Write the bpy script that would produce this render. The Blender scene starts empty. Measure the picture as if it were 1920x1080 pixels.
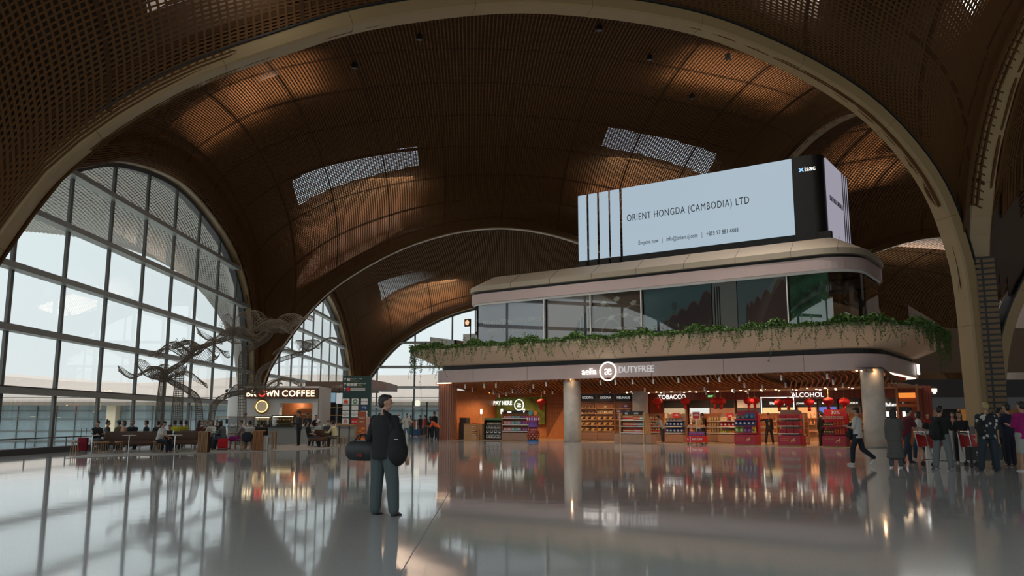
import bpy, bmesh, math, random
import numpy as np
from mathutils import Vector, Matrix
random.seed(7)
SC = bpy.context.scene; COL = SC.collection; PI = math.pi
# ---------------------------------------------------------------- camera, sky, exposure
F = 1550.0; TH = math.atan(244/F); EYE = 1.42
cam_d = bpy.data.cameras.new('camera'); cam = bpy.data.objects.new('camera', cam_d); COL.objects.link(cam)
cam_d.sensor_width = 36; cam_d.lens = F/1920*36; cam_d.clip_end = 900
cam.location = (0, 0, EYE); cam.rotation_euler = (PI/2+TH, 0, 0); SC.camera = cam
SC.view_settings.view_transform = 'Standard'; SC.view_settings.look = 'None'
SC.view_settings.exposure = 0.0; SC.view_settings.gamma = 1; SC.view_settings.use_curve_mapping = False
SC.cycles.max_bounces = 8; SC.cycles.transparent_max_bounces = 16; SC.cycles.glossy_bounces = 4
SC.cycles.diffuse_bounces = 4; SC.cycles.sample_clamp_indirect = 4.0; SC.cycles.use_denoising = True
SC.cycles.caustics_reflective = False; SC.cycles.caustics_refractive = False
# overcast sky: brighter towards the zenith, as a cloudy sky is
W = bpy.data.worlds.new('world'); SC.world = W; W.use_nodes = True; nt = W.node_tree; nt.nodes.clear()
_o = nt.nodes.new('ShaderNodeOutputWorld'); _b = nt.nodes.new('ShaderNodeBackground'); _t = nt.nodes.new('ShaderNodeTexCoord')
_s = nt.nodes.new('ShaderNodeSeparateXYZ'); _r = nt.nodes.new('ShaderNodeValToRGB')
nt.links.new(_t.outputs['Generated'], _s.inputs[0]); nt.links.new(_s.outputs['Z'], _r.inputs[0])
_r.color_ramp.elements[0].position = 0.0; _r.color_ramp.elements[0].color = (.82, .87, .88, 1)
_r.color_ramp.elements[1].position = 1.0; _r.color_ramp.elements[1].color = (4.2, 4.4, 4.5, 1)
_e = _r.color_ramp.elements.new(.24); _e.color = (.79, .90, .93, 1)
_e = _r.color_ramp.elements.new(.45); _e.color = (2.6, 2.75, 2.8, 1)
nt.links.new(_r.outputs[0], _b.inputs[0]); _b.inputs[1].default_value = 1.03
nt.links.new(_b.outputs[0], _o.inputs[0])

def area(name, loc, size, power, color, target=None, sy=None, portal=False):
    l = bpy.data.lights.new(name, 'AREA'); l.shape = 'RECTANGLE'; l.size = size; l.size_y = sy or size
    l.energy = power; l.color = color
    o = bpy.data.objects.new(name, l); COL.objects.link(o); o.location = loc
    d = Vector(target or (loc[0], loc[1], loc[2]-1)) - Vector(loc)
    o.rotation_euler = d.to_track_quat('-Z', 'Y').to_euler()
    if portal: l.cycles.is_portal = True
    return o
def point(name, loc, power, color, r=.15):
    l = bpy.data.lights.new(name, 'POINT'); l.energy = power; l.color = color; l.shadow_soft_size = r
    o = bpy.data.objects.new(name, l); COL.objects.link(o); o.location = loc; return o
WARM = (1, .62, .34)
def spot(name, loc, power, color, r=.06, ang=140, target=None, blend=.9):
    l = bpy.data.lights.new(name, 'SPOT'); l.energy = power; l.color = color; l.shadow_soft_size = r; l.spot_size = math.radians(ang); l.spot_blend = blend
    o = bpy.data.objects.new(name, l); COL.objects.link(o); o.location = loc
    if target: o.rotation_euler = (Vector(target)-Vector(loc)).to_track_quat('-Z', 'Y').to_euler()
    return o
# daylight coming through the glazed walls
area('window_daylight', (-19.9, 43, 7), 36, 1, (1, 1, 1), target=(0, 43, 7), sy=15, portal=True)
area('window_daylight', (-19.9, 4, 7), 36, 1, (1, 1, 1), target=(0, 4, 7), sy=15, portal=True)
area('window_daylight', (-19.9, 82, 7), 34, 1, (1, 1, 1), target=(0, 82, 7), sy=15, portal=True)
area('window_daylight', (-1, 103.5, 7), 36, 1, (1, 1, 1), target=(-1, 0, 7), sy=15, portal=True)
area('window_daylight', (0, -19, 8), 40, 1, (1, 1, 1), target=(0, 0, 8), sy=16, portal=True)

# ---------------------------------------------------------------- where a picture point stands in the hall
def ray(x, y):
    u = (x-960)/F; v = (540-y)/F
    return Vector((u, math.cos(TH)-v*math.sin(TH), math.sin(TH)+v*math.cos(TH)))
def G(x, y, z=0.0):
    d = ray(x, y); t = (z-EYE)/d.z; return Vector((d.x*t, d.y*t, z))
def D(x, y, Y):
    d = ray(x, y); t = Y/d.y; return Vector((d.x*t, Y, d.z*t+EYE))
PO = Vector((-4.6, 56.4)); PU = Vector((.8209, -.5711)); PV = Vector((.5711, .8209)); PANG = math.atan2(-.5711, .8209)
def L(u, v, z=0.0):
    p = PO+PU*u+PV*v; return Vector((p.x, p.y, z))
def AT(x, Y, z=.8):
    return Vector(((x-960)/F*(Y*math.cos(TH)+(z-EYE)*math.sin(TH)), Y, 0))
def onv(x, y, v):
    d = ray(x, y); t = (v+PV.dot(PO))/(PV.x*d.x+PV.y*d.y); w = d*t
    return PU.dot(Vector((w.x, w.y))-PO), w.z+EYE
def uvg(x, y, z=0.0):
    g = G(x, y, z); w = Vector((g.x, g.y))-PO; return PU.dot(w), PV.dot(w)

# ---------------------------------------------------------------- materials
MATS = {}
def mat(name, color, rough=.6, metal=0.0, emit=None, estr=1.0, noise=0.0, nscale=3.0, bump=0.0, spec=.5, alpha=None, sheen=0):
    if name in MATS: return MATS[name]
    m = bpy.data.materials.new(name); MATS[name] = m; m.use_nodes = True; nt = m.node_tree
    b = nt.nodes['Principled BSDF']; c = tuple(color)+(1,)
    b.inputs['Base Color'].default_value = c; b.inputs['Roughness'].default_value = rough
    b.inputs['Metallic'].default_value = metal; b.inputs['Specular IOR Level'].default_value = spec
    if emit: b.inputs['Emission Color'].default_value = tuple(emit)+(1,); b.inputs['Emission Strength'].default_value = estr
    if noise or bump:
        t = nt.nodes.new('ShaderNodeTexCoord'); n = nt.nodes.new('ShaderNodeTexNoise'); n.inputs['Scale'].default_value = nscale
        n.inputs['Detail'].default_value = 4; nt.links.new(t.outputs['Object'], n.inputs['Vector'])
        if noise:
            r = nt.nodes.new('ShaderNodeValToRGB'); nt.links.new(n.outputs[0], r.inputs[0])
            r.color_ramp.elements[0].position = .3; r.color_ramp.elements[1].position = .7
            r.color_ramp.elements[0].color = tuple(x*(1-noise) for x in color)+(1,)
            r.color_ramp.elements[1].color = tuple(min(1, x*(1+noise)) for x in color)+(1,)
            nt.links.new(r.outputs[0], b.inputs['Base Color'])
        if bump:
            bp = nt.nodes.new('ShaderNodeBump'); bp.inputs['Strength'].default_value = bump; bp.inputs['Distance'].default_value = .02
            nt.links.new(n.outputs[0], bp.inputs['Height']); nt.links.new(bp.outputs[0], b.inputs['Normal'])
    return m
def glow(name, color, s): return mat(name, (0.02, .02, .02), .5, emit=color, estr=s)
def glass(name, tint=(.95, .98, .98), refl=.12, rough=0.0):
    if name in MATS: return MATS[name]
    m = bpy.data.materials.new(name); MATS[name] = m; m.use_nodes = True; nt = m.node_tree; nt.nodes.clear()
    o = nt.nodes.new('ShaderNodeOutputMaterial'); t = nt.nodes.new('ShaderNodeBsdfTransparent'); g = nt.nodes.new('ShaderNodeBsdfGlossy')
    x = nt.nodes.new('ShaderNodeMixShader'); f = nt.nodes.new('ShaderNodeFresnel'); a = nt.nodes.new('ShaderNodeMath')
    t.inputs[0].default_value = tuple(tint)+(1,); g.inputs['Roughness'].default_value = rough; f.inputs[0].default_value = 1.45
    a.operation = 'ADD'; a.inputs[1].default_value = refl; a.use_clamp = True
    nt.links.new(f.outputs[0], a.inputs[0]); nt.links.new(a.outputs[0], x.inputs[0])
    nt.links.new(t.outputs[0], x.inputs[1]); nt.links.new(g.outputs[0], x.inputs[2]); nt.links.new(x.outputs[0], o.inputs[0])
    return m
def stripes(name, c1, c2, scale, axis=0, rough=.55, width=.1):
    """boards with dark joints between them"""
    if name in MATS: return MATS[name]
    m = mat(name, c1, rough); nt = m.node_tree; b = nt.nodes['Principled BSDF']
    t = nt.nodes.new('ShaderNodeTexCoord'); s = nt.nodes.new('ShaderNodeSeparateXYZ'); nt.links.new(t.outputs['Object'], s.inputs[0])
    mu = nt.nodes.new('ShaderNodeMath'); mu.operation = 'MULTIPLY'; mu.inputs[1].default_value = scale
    nt.links.new(s.outputs[axis], mu.inputs[0])
    fr = nt.nodes.new('ShaderNodeMath'); fr.operation = 'FRACT'; nt.links.new(mu.outputs[0], fr.inputs[0])
    lt = nt.nodes.new('ShaderNodeMath'); lt.operation = 'LESS_THAN'; lt.inputs[1].default_value = width; nt.links.new(fr.outputs[0], lt.inputs[0])
    mx = nt.nodes.new('ShaderNodeMix'); mx.data_type = 'RGBA'; mx.inputs['A'].default_value = tuple(c1)+(1,); mx.inputs['B'].default_value = tuple(c2)+(1,)
    nt.links.new(lt.outputs[0], mx.inputs['Factor']); nt.links.new(mx.outputs['Result'], b.inputs['Base Color'])
    return m
# polished floor
FLOOR = mat('polished_terrazzo', (.5, .5, .49), .1, spec=.9)
nt = FLOOR.node_tree; b = nt.nodes['Principled BSDF']; t = nt.nodes.new('ShaderNodeTexCoord')
n1 = nt.nodes.new('ShaderNodeTexNoise'); n1.inputs['Scale'].default_value = .35; n1.inputs['Detail'].default_value = 3
n2 = nt.nodes.new('ShaderNodeTexNoise'); n2.inputs['Scale'].default_value = 60; n2.inputs['Detail'].default_value = 2
nt.links.new(t.outputs['Object'], n1.inputs['Vector']); nt.links.new(t.outputs['Object'], n2.inputs['Vector'])
r = nt.nodes.new('ShaderNodeValToRGB'); nt.links.new(n2.outputs[0], r.inputs[0])
r.color_ramp.elements[0].position = .35; r.color_ramp.elements[0].color = (.44, .46, .465, 1)
r.color_ramp.elements[1].position = .6; r.color_ramp.elements[1].color = (.51, .53, .535, 1)
nt.links.new(r.outputs[0], b.inputs['Base Color'])
r2 = nt.nodes.new('ShaderNodeMapRange'); nt.links.new(n1.outputs[0], r2.inputs[0]); r2.inputs['To Min'].default_value = .035; r2.inputs['To Max'].default_value = .085
nt.links.new(r2.outputs[0], b.inputs['Roughness'])
bp = nt.nodes.new('ShaderNodeBump'); bp.inputs['Strength'].default_value = .10; bp.inputs['Distance'].default_value = .01
n3 = nt.nodes.new('ShaderNodeTexNoise'); n3.inputs['Scale'].default_value = 1.6; n3.inputs['Detail'].default_value = 1
nt.links.new(t.outputs['Object'], n3.inputs['Vector']); nt.links.new(n3.outputs[0], bp.inputs['Height']); nt.links.new(bp.outputs[0], b.inputs['Normal'])

M = dict(
 blade=mat('brown_slat', (.098, .044, .015), .75, spec=.12), blade_daylit=mat('daylit_outdoor_slat', (.42, .39, .37), .6), seam=mat('dark_brown_seam', (.055, .026, .011), .8, spec=.1),  # outdoor slats coloured paler to stand for daylight on them
 rib=mat('gold_painted_rib', (.30, .205, .10), .42, noise=.05, nscale=.6), black=mat('black_metal', (.012, .013, .014), .5),
 ladder=mat('ladder_bar', (.17, .105, .05), .6), roof=mat('roof_underside', (.07, .045, .03), .9), mull=mat('grey_mullion', (.11, .115, .11), .45, metal=.3), mull_w=mat('pale_transom', (.24, .245, .235), .45),
 glass=glass('clear_glass', (.97, .99, .985), .02), glass_r=glass('reflective_glass', (.9, .93, .93), .16), glass_c=glass('rail_glass', (.93, .96, .96), .06),
 conc=mat('cast_concrete', (.62, .59, .54), .75, noise=.12, nscale=2.5, bump=.3), pink=mat('rose_metal_panel', (.60, .47, .46), .4, metal=.0, noise=.03, nscale=.5),
 beige=mat('beige_plaster', (.72, .56, .42), .8), cap=mat('sand_cladding', (.43, .37, .29), .6), wood=mat('warm_wood', (.42, .17, .065), .45, noise=.12, nscale=4),
 woodl=mat('light_oak', (.55, .33, .16), .5, noise=.1, nscale=5), woodp=mat('taupe_oak', (.33, .2, .14), .5, noise=.1, nscale=5),
 redwall=stripes('red_brown_boards', (.26, .06, .035), (.13, .03, .02), 3.2, 0), ceil=mat('shop_ceiling', (.62, .40, .26), .7),
 white=mat('white_paint', (.8, .8, .78), .5), offw=mat('off_white', (.62, .61, .58), .6), grey=mat('mid_grey', (.22, .225, .225), .6), dgrey=mat('dark_grey', (.055, .055, .06), .6),
 chrome=mat('chrome', (.6, .6, .6), .2, metal=1), green=mat('dark_green_totem', (.012, .045, .042), .4), leather=mat('brown_leather', (.085, .036, .017), .45, noise=.15, nscale=6),
 stoolw=mat('stool_wood', (.36, .21, .1), .5), red=mat('red_print', (.62, .018, .02), .45), wine=mat('wine_red_print', (.36, .02, .05), .45), gold=mat('gold_print', (.7, .42, .14), .4, metal=.3),
 lantern=mat('red_lantern_silk', (.42, .004, .005), .6, emit=(.5, .005, .003), estr=.05), leaf=mat('ivy_leaf', (.085, .17, .035), .6, noise=.4, nscale=8), stem=mat('ivy_stem', (.06, .09, .03), .7),
 wire=mat('woven_wire', (.19, .155, .115), .6), moss=mat('moss_wall', (.10, .14, .025), .95, noise=.5, nscale=3, bump=1), skin=mat('skin', (.44, .25, .17), .55), hair=mat('black_hair', (.012, .010, .009), .55),
 dim=glow('dim_white_letters', (1, 1, .97), .55), screen=glow('lit_screen', (.38, .48, .56), 1.0), screen2=glow('lit_side_screen', (.40, .38, .46), .8), lit=glow('lit_letters', (1, .97, .9), 1.3), litw=glow('warm_lit_letters', (1, .80, .5), 2.6), litr=glow('red_lit_letter', (1, .06, .03), 1.6),
 strip=glow('warm_light_strip', (1, .75, .5), 5), lamp=glow('spot_lens', (1, .8, .55), 8), ink=mat('black_ink', (.015, .018, .022), .5), creme=mat('cream_print', (.72, .62, .42), .5), navy=mat('navy_print', (.015, .05, .17), .4), teal=mat('teal_print', (.05, .3, .32), .45),
 orange=mat('orange_print', (.75, .2, .03), .5), yellow=mat('yellow_print', (.65, .5, .04), .5), lime=mat('lime_print', (.2, .42, .05), .5), pinkp=mat('pink_print', (.6, .2, .28), .5), purple=mat('purple_print', (.16, .06, .3), .5), dgreen=mat('bottle_green', (.02, .06, .03), .3), amber=mat('amber_bottle', (.45, .16, .02), .25),
)
def cloth(name, c, rough=.85): return mat('cloth_'+name, c, rough, bump=.25, nscale=14)

# ---------------------------------------------------------------- mesh building
class MB:
    def __init__(s): s.v = []; s.f = []; s.m = []; s.uv = None
    def add(s, vs, fs, mi=0):
        o = len(s.v); s.v += [tuple(v) for v in vs]; s.f += [tuple(i+o for i in f) for f in fs]; s.m += [mi]*len(fs); return s
    def box(s, c, d, mi=0, rz=0.0, M4=None):
        x, y, z = d[0]/2, d[1]/2, d[2]/2
        vs = [Vector((a*x, b*y, e*z)) for a in (-1, 1) for b in (-1, 1) for e in (-1, 1)]
        if rz: r = Matrix.Rotation(rz, 3, 'Z'); vs = [r@v for v in vs]
        vs = [v+Vector(c) for v in vs]
        if M4: vs = [M4@v for v in vs]
        return s.add(vs, [(0, 1, 3, 2), (4, 6, 7, 5), (0, 4, 5, 1), (2, 3, 7, 6), (0, 2, 6, 4), (1, 5, 7, 3)], mi)
    def bar(s, p, q, w, h=None, mi=0, up=Vector((0, 0, 1))):
        p = Vector(p); q = Vector(q); h = h or w; a = (q-p).normalized()
        if abs(a.dot(up)) > .99: up = Vector((0, 1, 0))
        x = a.cross(up).normalized(); y = x.cross(a)
        vs = [b+x*(w/2*i)+y*(h/2*j) for b in (p, q) for i, j in ((-1, -1), (1, -1), (1, 1), (-1, 1))]
        return s.add(vs, [(0, 3, 2, 1), (4, 5, 6, 7)]+[(i, (i+1) % 4, 4+(i+1) % 4, 4+i) for i in range(4)], mi)
    def tube(s, pts, r, n=10, mi=0, cap=True, rings=None):
        pts = [Vector(p) for p in pts]; rs = r if isinstance(r, (list, tuple)) else [r]*len(pts)
        vs = []; up = Vector((0, 0, 1)); px = None
        for i, p in enumerate(pts):
            a = (pts[min(i+1, len(pts)-1)]-pts[max(i-1, 0)]).normalized()
            if px is None:
                ref = up if abs(a.z) < .95 else Vector((1, 0, 0)); x = a.cross(ref).normalized()
            else: x = (px-a*px.dot(a)).normalized()
            px = x; y = a.cross(x)
            vs += [p+(x*math.cos(2*PI*k/n)+y*math.sin(2*PI*k/n))*rs[i] for k in range(n)]
        fs = [(i*n+k, i*n+(k+1) % n, (i+1)*n+(k+1) % n, (i+1)*n+k) for i in range(len(pts)-1) for k in range(n)]
        if cap: fs += [tuple(range(n-1, -1, -1)), tuple((len(pts)-1)*n+k for k in range(n))]
        return s.add(vs, fs, mi)
    def cyl(s, c, r, h, n=20, mi=0, r2=None):
        c = Vector(c); return s.tube([c, c+Vector((0, 0, h))], [r, r if r2 is None else r2], n, mi)
    def lathe(s, c, prof, n=20, mi=0, sx=1, sy=1):
        c = Vector(c); vs = [c+Vector((r*math.cos(2*PI*k/n)*sx, r*math.sin(2*PI*k/n)*sy, z)) for r, z in prof for k in range(n)]
        fs = [(i*n+k, i*n+(k+1) % n, (i+1)*n+(k+1) % n, (i+1)*n+k) for i in range(len(prof)-1) for k in range(n)]
        fs += [tuple(range(n-1, -1, -1)), tuple((len(prof)-1)*n+k for k in range(n))]
        return s.add(vs, fs, mi)
    def ball(s, c, r, n=12, mi=0):
        r = r if isinstance(r, (tuple, list)) else (r, r, r); m = n//2; vs = []; c = Vector(c)
        for i in range(m+1):
            a = PI*i/m
            vs += [c+Vector((r[0]*math.sin(a)*math.cos(2*PI*k/n), r[1]*math.sin(a)*math.sin(2*PI*k/n), r[2]*math.cos(a))) for k in range(n)]
        return s.add(vs, [(i*n+k, (i+1)*n+k, (i+1)*n+(k+1) % n, i*n+(k+1) % n) for i in range(m) for k in range(n)], mi)
    def prism(s, poly, z0, z1, mi=0):
        n = len(poly); vs = [(p[0], p[1], z0) for p in poly]+[(p[0], p[1], z1) for p in poly]
        return s.add(vs, [tuple(range(n-1, -1, -1)), tuple(range(n, 2*n))]+[(i, (i+1) % n, n+(i+1) % n, n+i) for i in range(n)], mi)
    def build(s, name, mats, parent=None, smooth=False, loc=None, rz=None):
        me = bpy.data.meshes.new(name); me.from_pydata(s.v, [], s.f)
        for m in (mats if isinstance(mats, (list, tuple)) else [mats]): me.materials.append(M[m] if isinstance(m, str) else m)
        if any(s.m): me.polygons.foreach_set('material_index', s.m)
        if smooth: me.polygons.foreach_set('use_smooth', [True]*len(s.f))
        me.update()
        o = bpy.data.objects.new(name, me); COL.objects.link(o); o.parent = parent
        if loc is not None: o.location = loc
        if rz is not None: o.rotation_euler.z = rz
        return o
def tag(o, label, cat=None, group=None, kind=None):
    if label: o['label'] = label
    if cat: o['category'] = cat
    if group: o['group'] = group
    if kind: o['kind'] = kind
    return o
def struct(o): o['kind'] = 'structure'; return o
def empty(name, label, cat, loc=(0, 0, 0), rz=0.0, group=None):
    o = bpy.data.objects.new(name, None); COL.objects.link(o); o.empty_display_size = .2
    o.location = loc; o.rotation_euler = (0, 0, rz); return tag(o, label, cat, group)
def dup(root, loc=None, rz=None, label=None, group=None):
    r = root.copy(); COL.objects.link(r)
    if loc is not None: r.location = loc
    if rz is not None: r.rotation_euler.z = rz
    if label: r['label'] = label
    if group: r['group'] = group
    for ch in list(root.children):
        c = ch.copy(); COL.objects.link(c); c.parent = r
        for g in ch.children:
            d = g.copy(); COL.objects.link(d); d.parent = c
    return r
def text(name, s, size, loc, rot, m, parent=None, ext=.01, bold=0.0, align='LEFT', sp=1.0, sx=1.0):
    cu = bpy.data.curves.new(name, 'FONT'); cu.body = s; cu.size = size; cu.extrude = ext; cu.offset = bold*size; cu.align_x = align
    cu.space_character = sp; cu.resolution_u = 3
    cu.materials.append(M[m] if isinstance(m, str) else m)
    o = bpy.data.objects.new(name, cu); COL.objects.link(o); o.location = loc; o.rotation_euler = rot; o.scale = (sx, 1, 1); o.parent = parent
    return o
def tdir(rz): return (PI/2, 0, rz)       # upright lettering that reads from the -y side of its own frame
# ---------------------------------------------------------------- the vaulted hall: arches between the tree-like columns
cA, cB, cC, cD = (-18.9, 23.0), (18.9, 33.1), (-19.6, 62.6), (18.2, 66.0)
cE, cF, cA0, cB0 = (-19.6, 102.0), (18.2, 102.0), (-19.2, -16.0), (19.6, -6.0)
HALF = [(.55, 0), (.62, 2.5), (1.25, 5.0), (2.5, 7.2), (4.2, 9.5), (6.0, 11.3), (8.8, 13.2), (11.8, 14.7), (15.4, 15.8), (19, 16.2)]
def smooth_curve(pts, n):
    P = np.array(pts, float); P = np.vstack([P[0]*2-P[1], P, P[-1]*2-P[-2]]); out = []
    for i in range(1, len(P)-2):
        for k in range(24):
            t = k/24; a, b, c, d = P[i-1], P[i], P[i+1], P[i+2]
            out.append(.5*((2*b)+(c-a)*t+(2*a-5*b+4*c-d)*t*t+(3*b-a-3*c+d)*t**3))
    out.append(P[-2]); out = np.array(out)
    s = np.r_[0, np.cumsum(np.linalg.norm(np.diff(out, axis=0), axis=1))]; u = np.linspace(0, s[-1], n)
    return np.stack([np.interp(u, s, out[:, k]) for k in range(out.shape[1])], 1)
def arch(P, Q, H=16.2, prof=None):
    """curve in the vertical plane from foot P to foot Q, as (x, y, z) control points"""
    P = np.array(P, float); Q = np.array(Q, float); Ln = np.linalg.norm(Q-P); a = (Q-P)/Ln
    if prof is None:
        h = [(x*Ln/38 if x > 3 else x, z*(1 if z < 3 else H/16.2)) for x, z in HALF]
        prof = h+[(Ln-x, z) for x, z in h[-2::-1]]
    return np.array([[*(P+a*x), z] for x, z in prof])
NEARP = [(1.3, 0), (1.8, 2.5), (3.2, 5.1), (4.3, 7.3), (5.2, 8.8), (6.8, 10.5), (8.9, 12.1), (11.7, 13.6), (14.5, 14.85), (18.8, 16.0), (22.5, 16.35), (26, 16.25), (28.6, 15.75), (31.4, 14.8), (33.7, 13.6), (35.5, 12.0), (36.7, 10.3), (37.45, 8.1), (37.7, 6.2), (37.75, 3), (37.8, 0)]
_sc = np.linalg.norm(np.array(cB)-np.array(cA))/38.55
A_near = arch(cA, cB, prof=[(x*_sc, z) for x, z in NEARP])
A_left = arch(cA, cC, prof=[(.6, 0), (.8, 2.5), (1.7, 5.2), (3.2, 7.6), (5, 9.3), (8, 10.9), (11.6, 12.1), (15.4, 13.6), (20, 14.5), (24.3, 14.7), (29.4, 13.9), (33.5, 12.6), (36.7, 10.3), (38.3, 7.2), (38.9, 4.8), (39.0, 2.5), (39.05, 0)])
A_far = arch(cC, cD, 16.3); A_left2 = arch(cC, cE, 14.5); A_end = arch(cE, cF, 15.4); A_right2 = arch(cD, cF, 16.5)
NEARR = [(.1, 0), (.1, 6), (.4, 8.5), (.85, 10), (1.5, 11.7), (2.5, 13.3), (3.5, 14.5), (6, 16.2), (10, 17.6), (15, 18.4), (19.5, 18.6)]
_L = np.linalg.norm(np.array(cB0)-np.array(cB)); A_right0 = arch(cB0, cB, prof=[(_L-x, z) for x, z in NEARR[::-1]][::1] if False else [(x, z) for x, z in NEARR[:-1]]+[(_L-x, z) for x, z in NEARR[::-1]])
A_left0 = arch(cA0, cA, 15.5); A_back = arch(cA0, cB0, 16.2)
RR = [(.1, 0), (.1, 6), (.4, 8.5), (.85, 10), (1.5, 11.7), (2.5, 13.3), (3.5, 14.5), (6, 16.3), (9, 17.5), (12.5, 18.2), (16.4, 18.45)]
_LR = np.linalg.norm(np.array(cD)-np.array(cB)); A_right = arch(cB, cD, prof=RR+[(_LR-x, z) for x, z in RR[-2::-1]])
class Vault:
    def __init__(s, c00, c10, c01, c11, N, Fa, Wd, R, bulge=3.0):
        z0 = lambda c: np.array([[*c, 0]])
        e = lambda c1, A, c2: smooth_curve(np.vstack([z0(c1), A, z0(c2)]), 400)
        s.N, s.F, s.W, s.R = e(c00, N, c10), e(c01, Fa, c11), e(c00, Wd, c01), e(c10, R, c11)
        for C_ in (s.N, s.F, s.W, s.R): C_[:, 2] = np.clip(C_[:, 2], 0, 99)
        s.c = [np.array([*c, 0.]) for c in (c00, c10, c01, c11)]; s.b = bulge
        s.K = max(C_[:, 2].max() for C_ in (s.N, s.F, s.W, s.R))+.3
        s.len = [np.linalg.norm(np.diff(C_, axis=0), axis=1).sum() for C_ in (s.N, s.W)]
    def at(s, S, T):
        S, T = np.broadcast_arrays(np.asarray(S, float), np.asarray(T, float)); g = np.linspace(0, 1, 400)
        ev = lambda C_, X: np.stack([np.interp(X, g, C_[:, k]) for k in range(3)], -1)
        n, f, w, r = ev(s.N, S), ev(s.F, S), ev(s.W, T), ev(s.R, T); S1 = S[..., None]; T1 = T[..., None]
        P = (1-T1)*n+T1*f+(1-S1)*w+S1*r-((1-S1)*(1-T1)*s.c[0]+S1*(1-T1)*s.c[1]+(1-S1)*T1*s.c[2]+S1*T1*s.c[3])
        a = ((1-T1)*n+T1*f)[..., 2]; b = ((1-S1)*w+S1*r)[..., 2]
        P[..., 2] = a+b-a*b/s.K+s.b*np.clip(16*S*(1-S)*T*(1-T), 0, 1)**1.2
        P[..., 2] += .25*(P[..., 2] > 14)*0
        return P
    def nrm(s, S, T):
        e = 2e-3; a = s.at(np.clip(S+e, 0, 1), T)-s.at(np.clip(S-e, 0, 1), T); b = s.at(S, np.clip(T+e, 0, 1))-s.at(S, np.clip(T-e, 0, 1))
        n = np.cross(a, b); n /= np.linalg.norm(n, axis=-1, keepdims=True)+1e-9; return n
V_main = Vault(cA, cB, cC, cD, A_near, A_far, A_left, A_right, 3.0)
V_cam = Vault(cA0, cB0, cA, cB, A_back, A_near, A_left0, A_right0, 2.5)
V_far = Vault(cC, cD, cE, cF, A_far, A_end, A_left2, A_right2, 2.5)
def ribbon_grid(V, spacing, seg, w=.062, h=.07, seam=24, gap=None):
    """two crossing sets of slats that follow the vault: returns (slats, seams) mesh builders"""
    A, B = MB(), MB()
    for d in (0, 1):
        n = int(V.len[d]/spacing); g = np.linspace(0, 1, seg)
        for i in range(1, n):
            u = i/n; big = i % seam == 0
            S, T = (np.full(seg, u), g) if d == 0 else (g, np.full(seg, u))
            P = V.at(S, T); N = V.nrm(S, T)
            keep = P[:, 2] > .05
            for p0, p1 in ((0, 1), (2, 3), (0, 2), (1, 3)):      # leave room for the arch ribs at their feet
                e_ = (V.c[p1]-V.c[p0])[:2]; e_ = e_/np.linalg.norm(e_); w_ = P[:, :2]-V.c[p0][:2]
                keep &= ~((P[:, 2] < 9.5) & (np.abs(w_[:, 0]*e_[1]-w_[:, 1]*e_[0]) < .42))
            if keep.sum() < 3: continue
            N[N[:, 2] < -0.3] *= -1
            tg = np.gradient(P, axis=0); tg /= np.linalg.norm(tg, axis=1, keepdims=True)+1e-9
            x = np.cross(tg, N); x /= np.linalg.norm(x, axis=1, keepdims=True)+1e-9
            ww = w*(1.7 if big else (1 if d == 0 else .75)); hh = h*(1.6 if big else (1 if d else .8))
            m = B if big else A
            c = [P-x*ww/2, P+x*ww/2, P+x*ww/2+N*hh, P-x*ww/2+N*hh]; k = len(P)
            vs = np.stack(c, 1).reshape(-1, 3); fs = []
            for j in range(k-1):
                if not (keep[j] and keep[j+1]): continue
                a, b = 4*j, 4*j+4
                fs += [(a, b, b+1, a+1), (a+1, b+1, b+2, a+2), (a+3, a+2, b+2, b+3), (a, a+3, b+3, b)]
            o = len(m.v); m.v += vs.tolist(); m.f += [tuple(q+o for q in f) for f in fs]; m.m += [0]*len(fs)
    return A, B
def roof_shell(V, sky, n=56):
    g = np.linspace(0, 1, n+1); S, T = np.meshgrid(g, g, indexing='ij'); P = V.at(S, T); N = V.nrm(S, T)
    N[N[..., 2] < -.3] *= -1
    Q = P+N*.11; Q[..., 2] += 1.5*np.clip((P[..., 2]-8)/7, 0, 1); m = MB(); m.v = Q.reshape(-1, 3).tolist()
    def hole(s, t): return any(abs(s-a) < ra and abs(t-b) < rb for a, b, ra, rb in sky)
    for i in range(n):
        for j in range(n):
            if Q[i:i+2, j:j+2, 2].max() < .05 or hole((g[i]+g[i+1])/2, (g[j]+g[j+1])/2): continue
            c_ = P[i:i+2, j:j+2].mean((0, 1)); near = False
            for p0, p1 in ((0, 1), (2, 3), (0, 2), (1, 3)):
                e_ = (V.c[p1]-V.c[p0])[:2]; e_ = e_/np.linalg.norm(e_); w_ = c_[:2]-V.c[p0][:2]; near |= bool(c_[2] < 6.8 and abs(w_[0]*e_[1]-w_[1]*e_[0]) < .36)
            if near: continue
            a = i*(n+1)+j; m.f.append((a, a+1, a+n+2, a+n+1)); m.m.append(0)
    return m
def skylight_wells(V, sky, power, tilt=.16):
    """a daylight opening in the roof over the slats; diffuse daylight falls through it"""
    for a, b, ra, rb in sky:
        p = V.at(a, b); q = V.at(a, b+tilt*(1 if b > .5 else -1.1)); n = V.nrm(np.array(a), np.array(b)); n = n if n[2] > 0 else -n
        sx = np.linalg.norm(V.at(a+ra, b)-V.at(a-ra, b)); sy = np.linalg.norm(V.at(a, b+rb)-V.at(a, b-rb))
        c = p+np.array([0, 0, 1.45])
        o = area('skylight_daylight', tuple(c), float(sx)*.95, power*sx*sy, (1, .95, .88), target=tuple(q), sy=float(sy)*.95)
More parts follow.
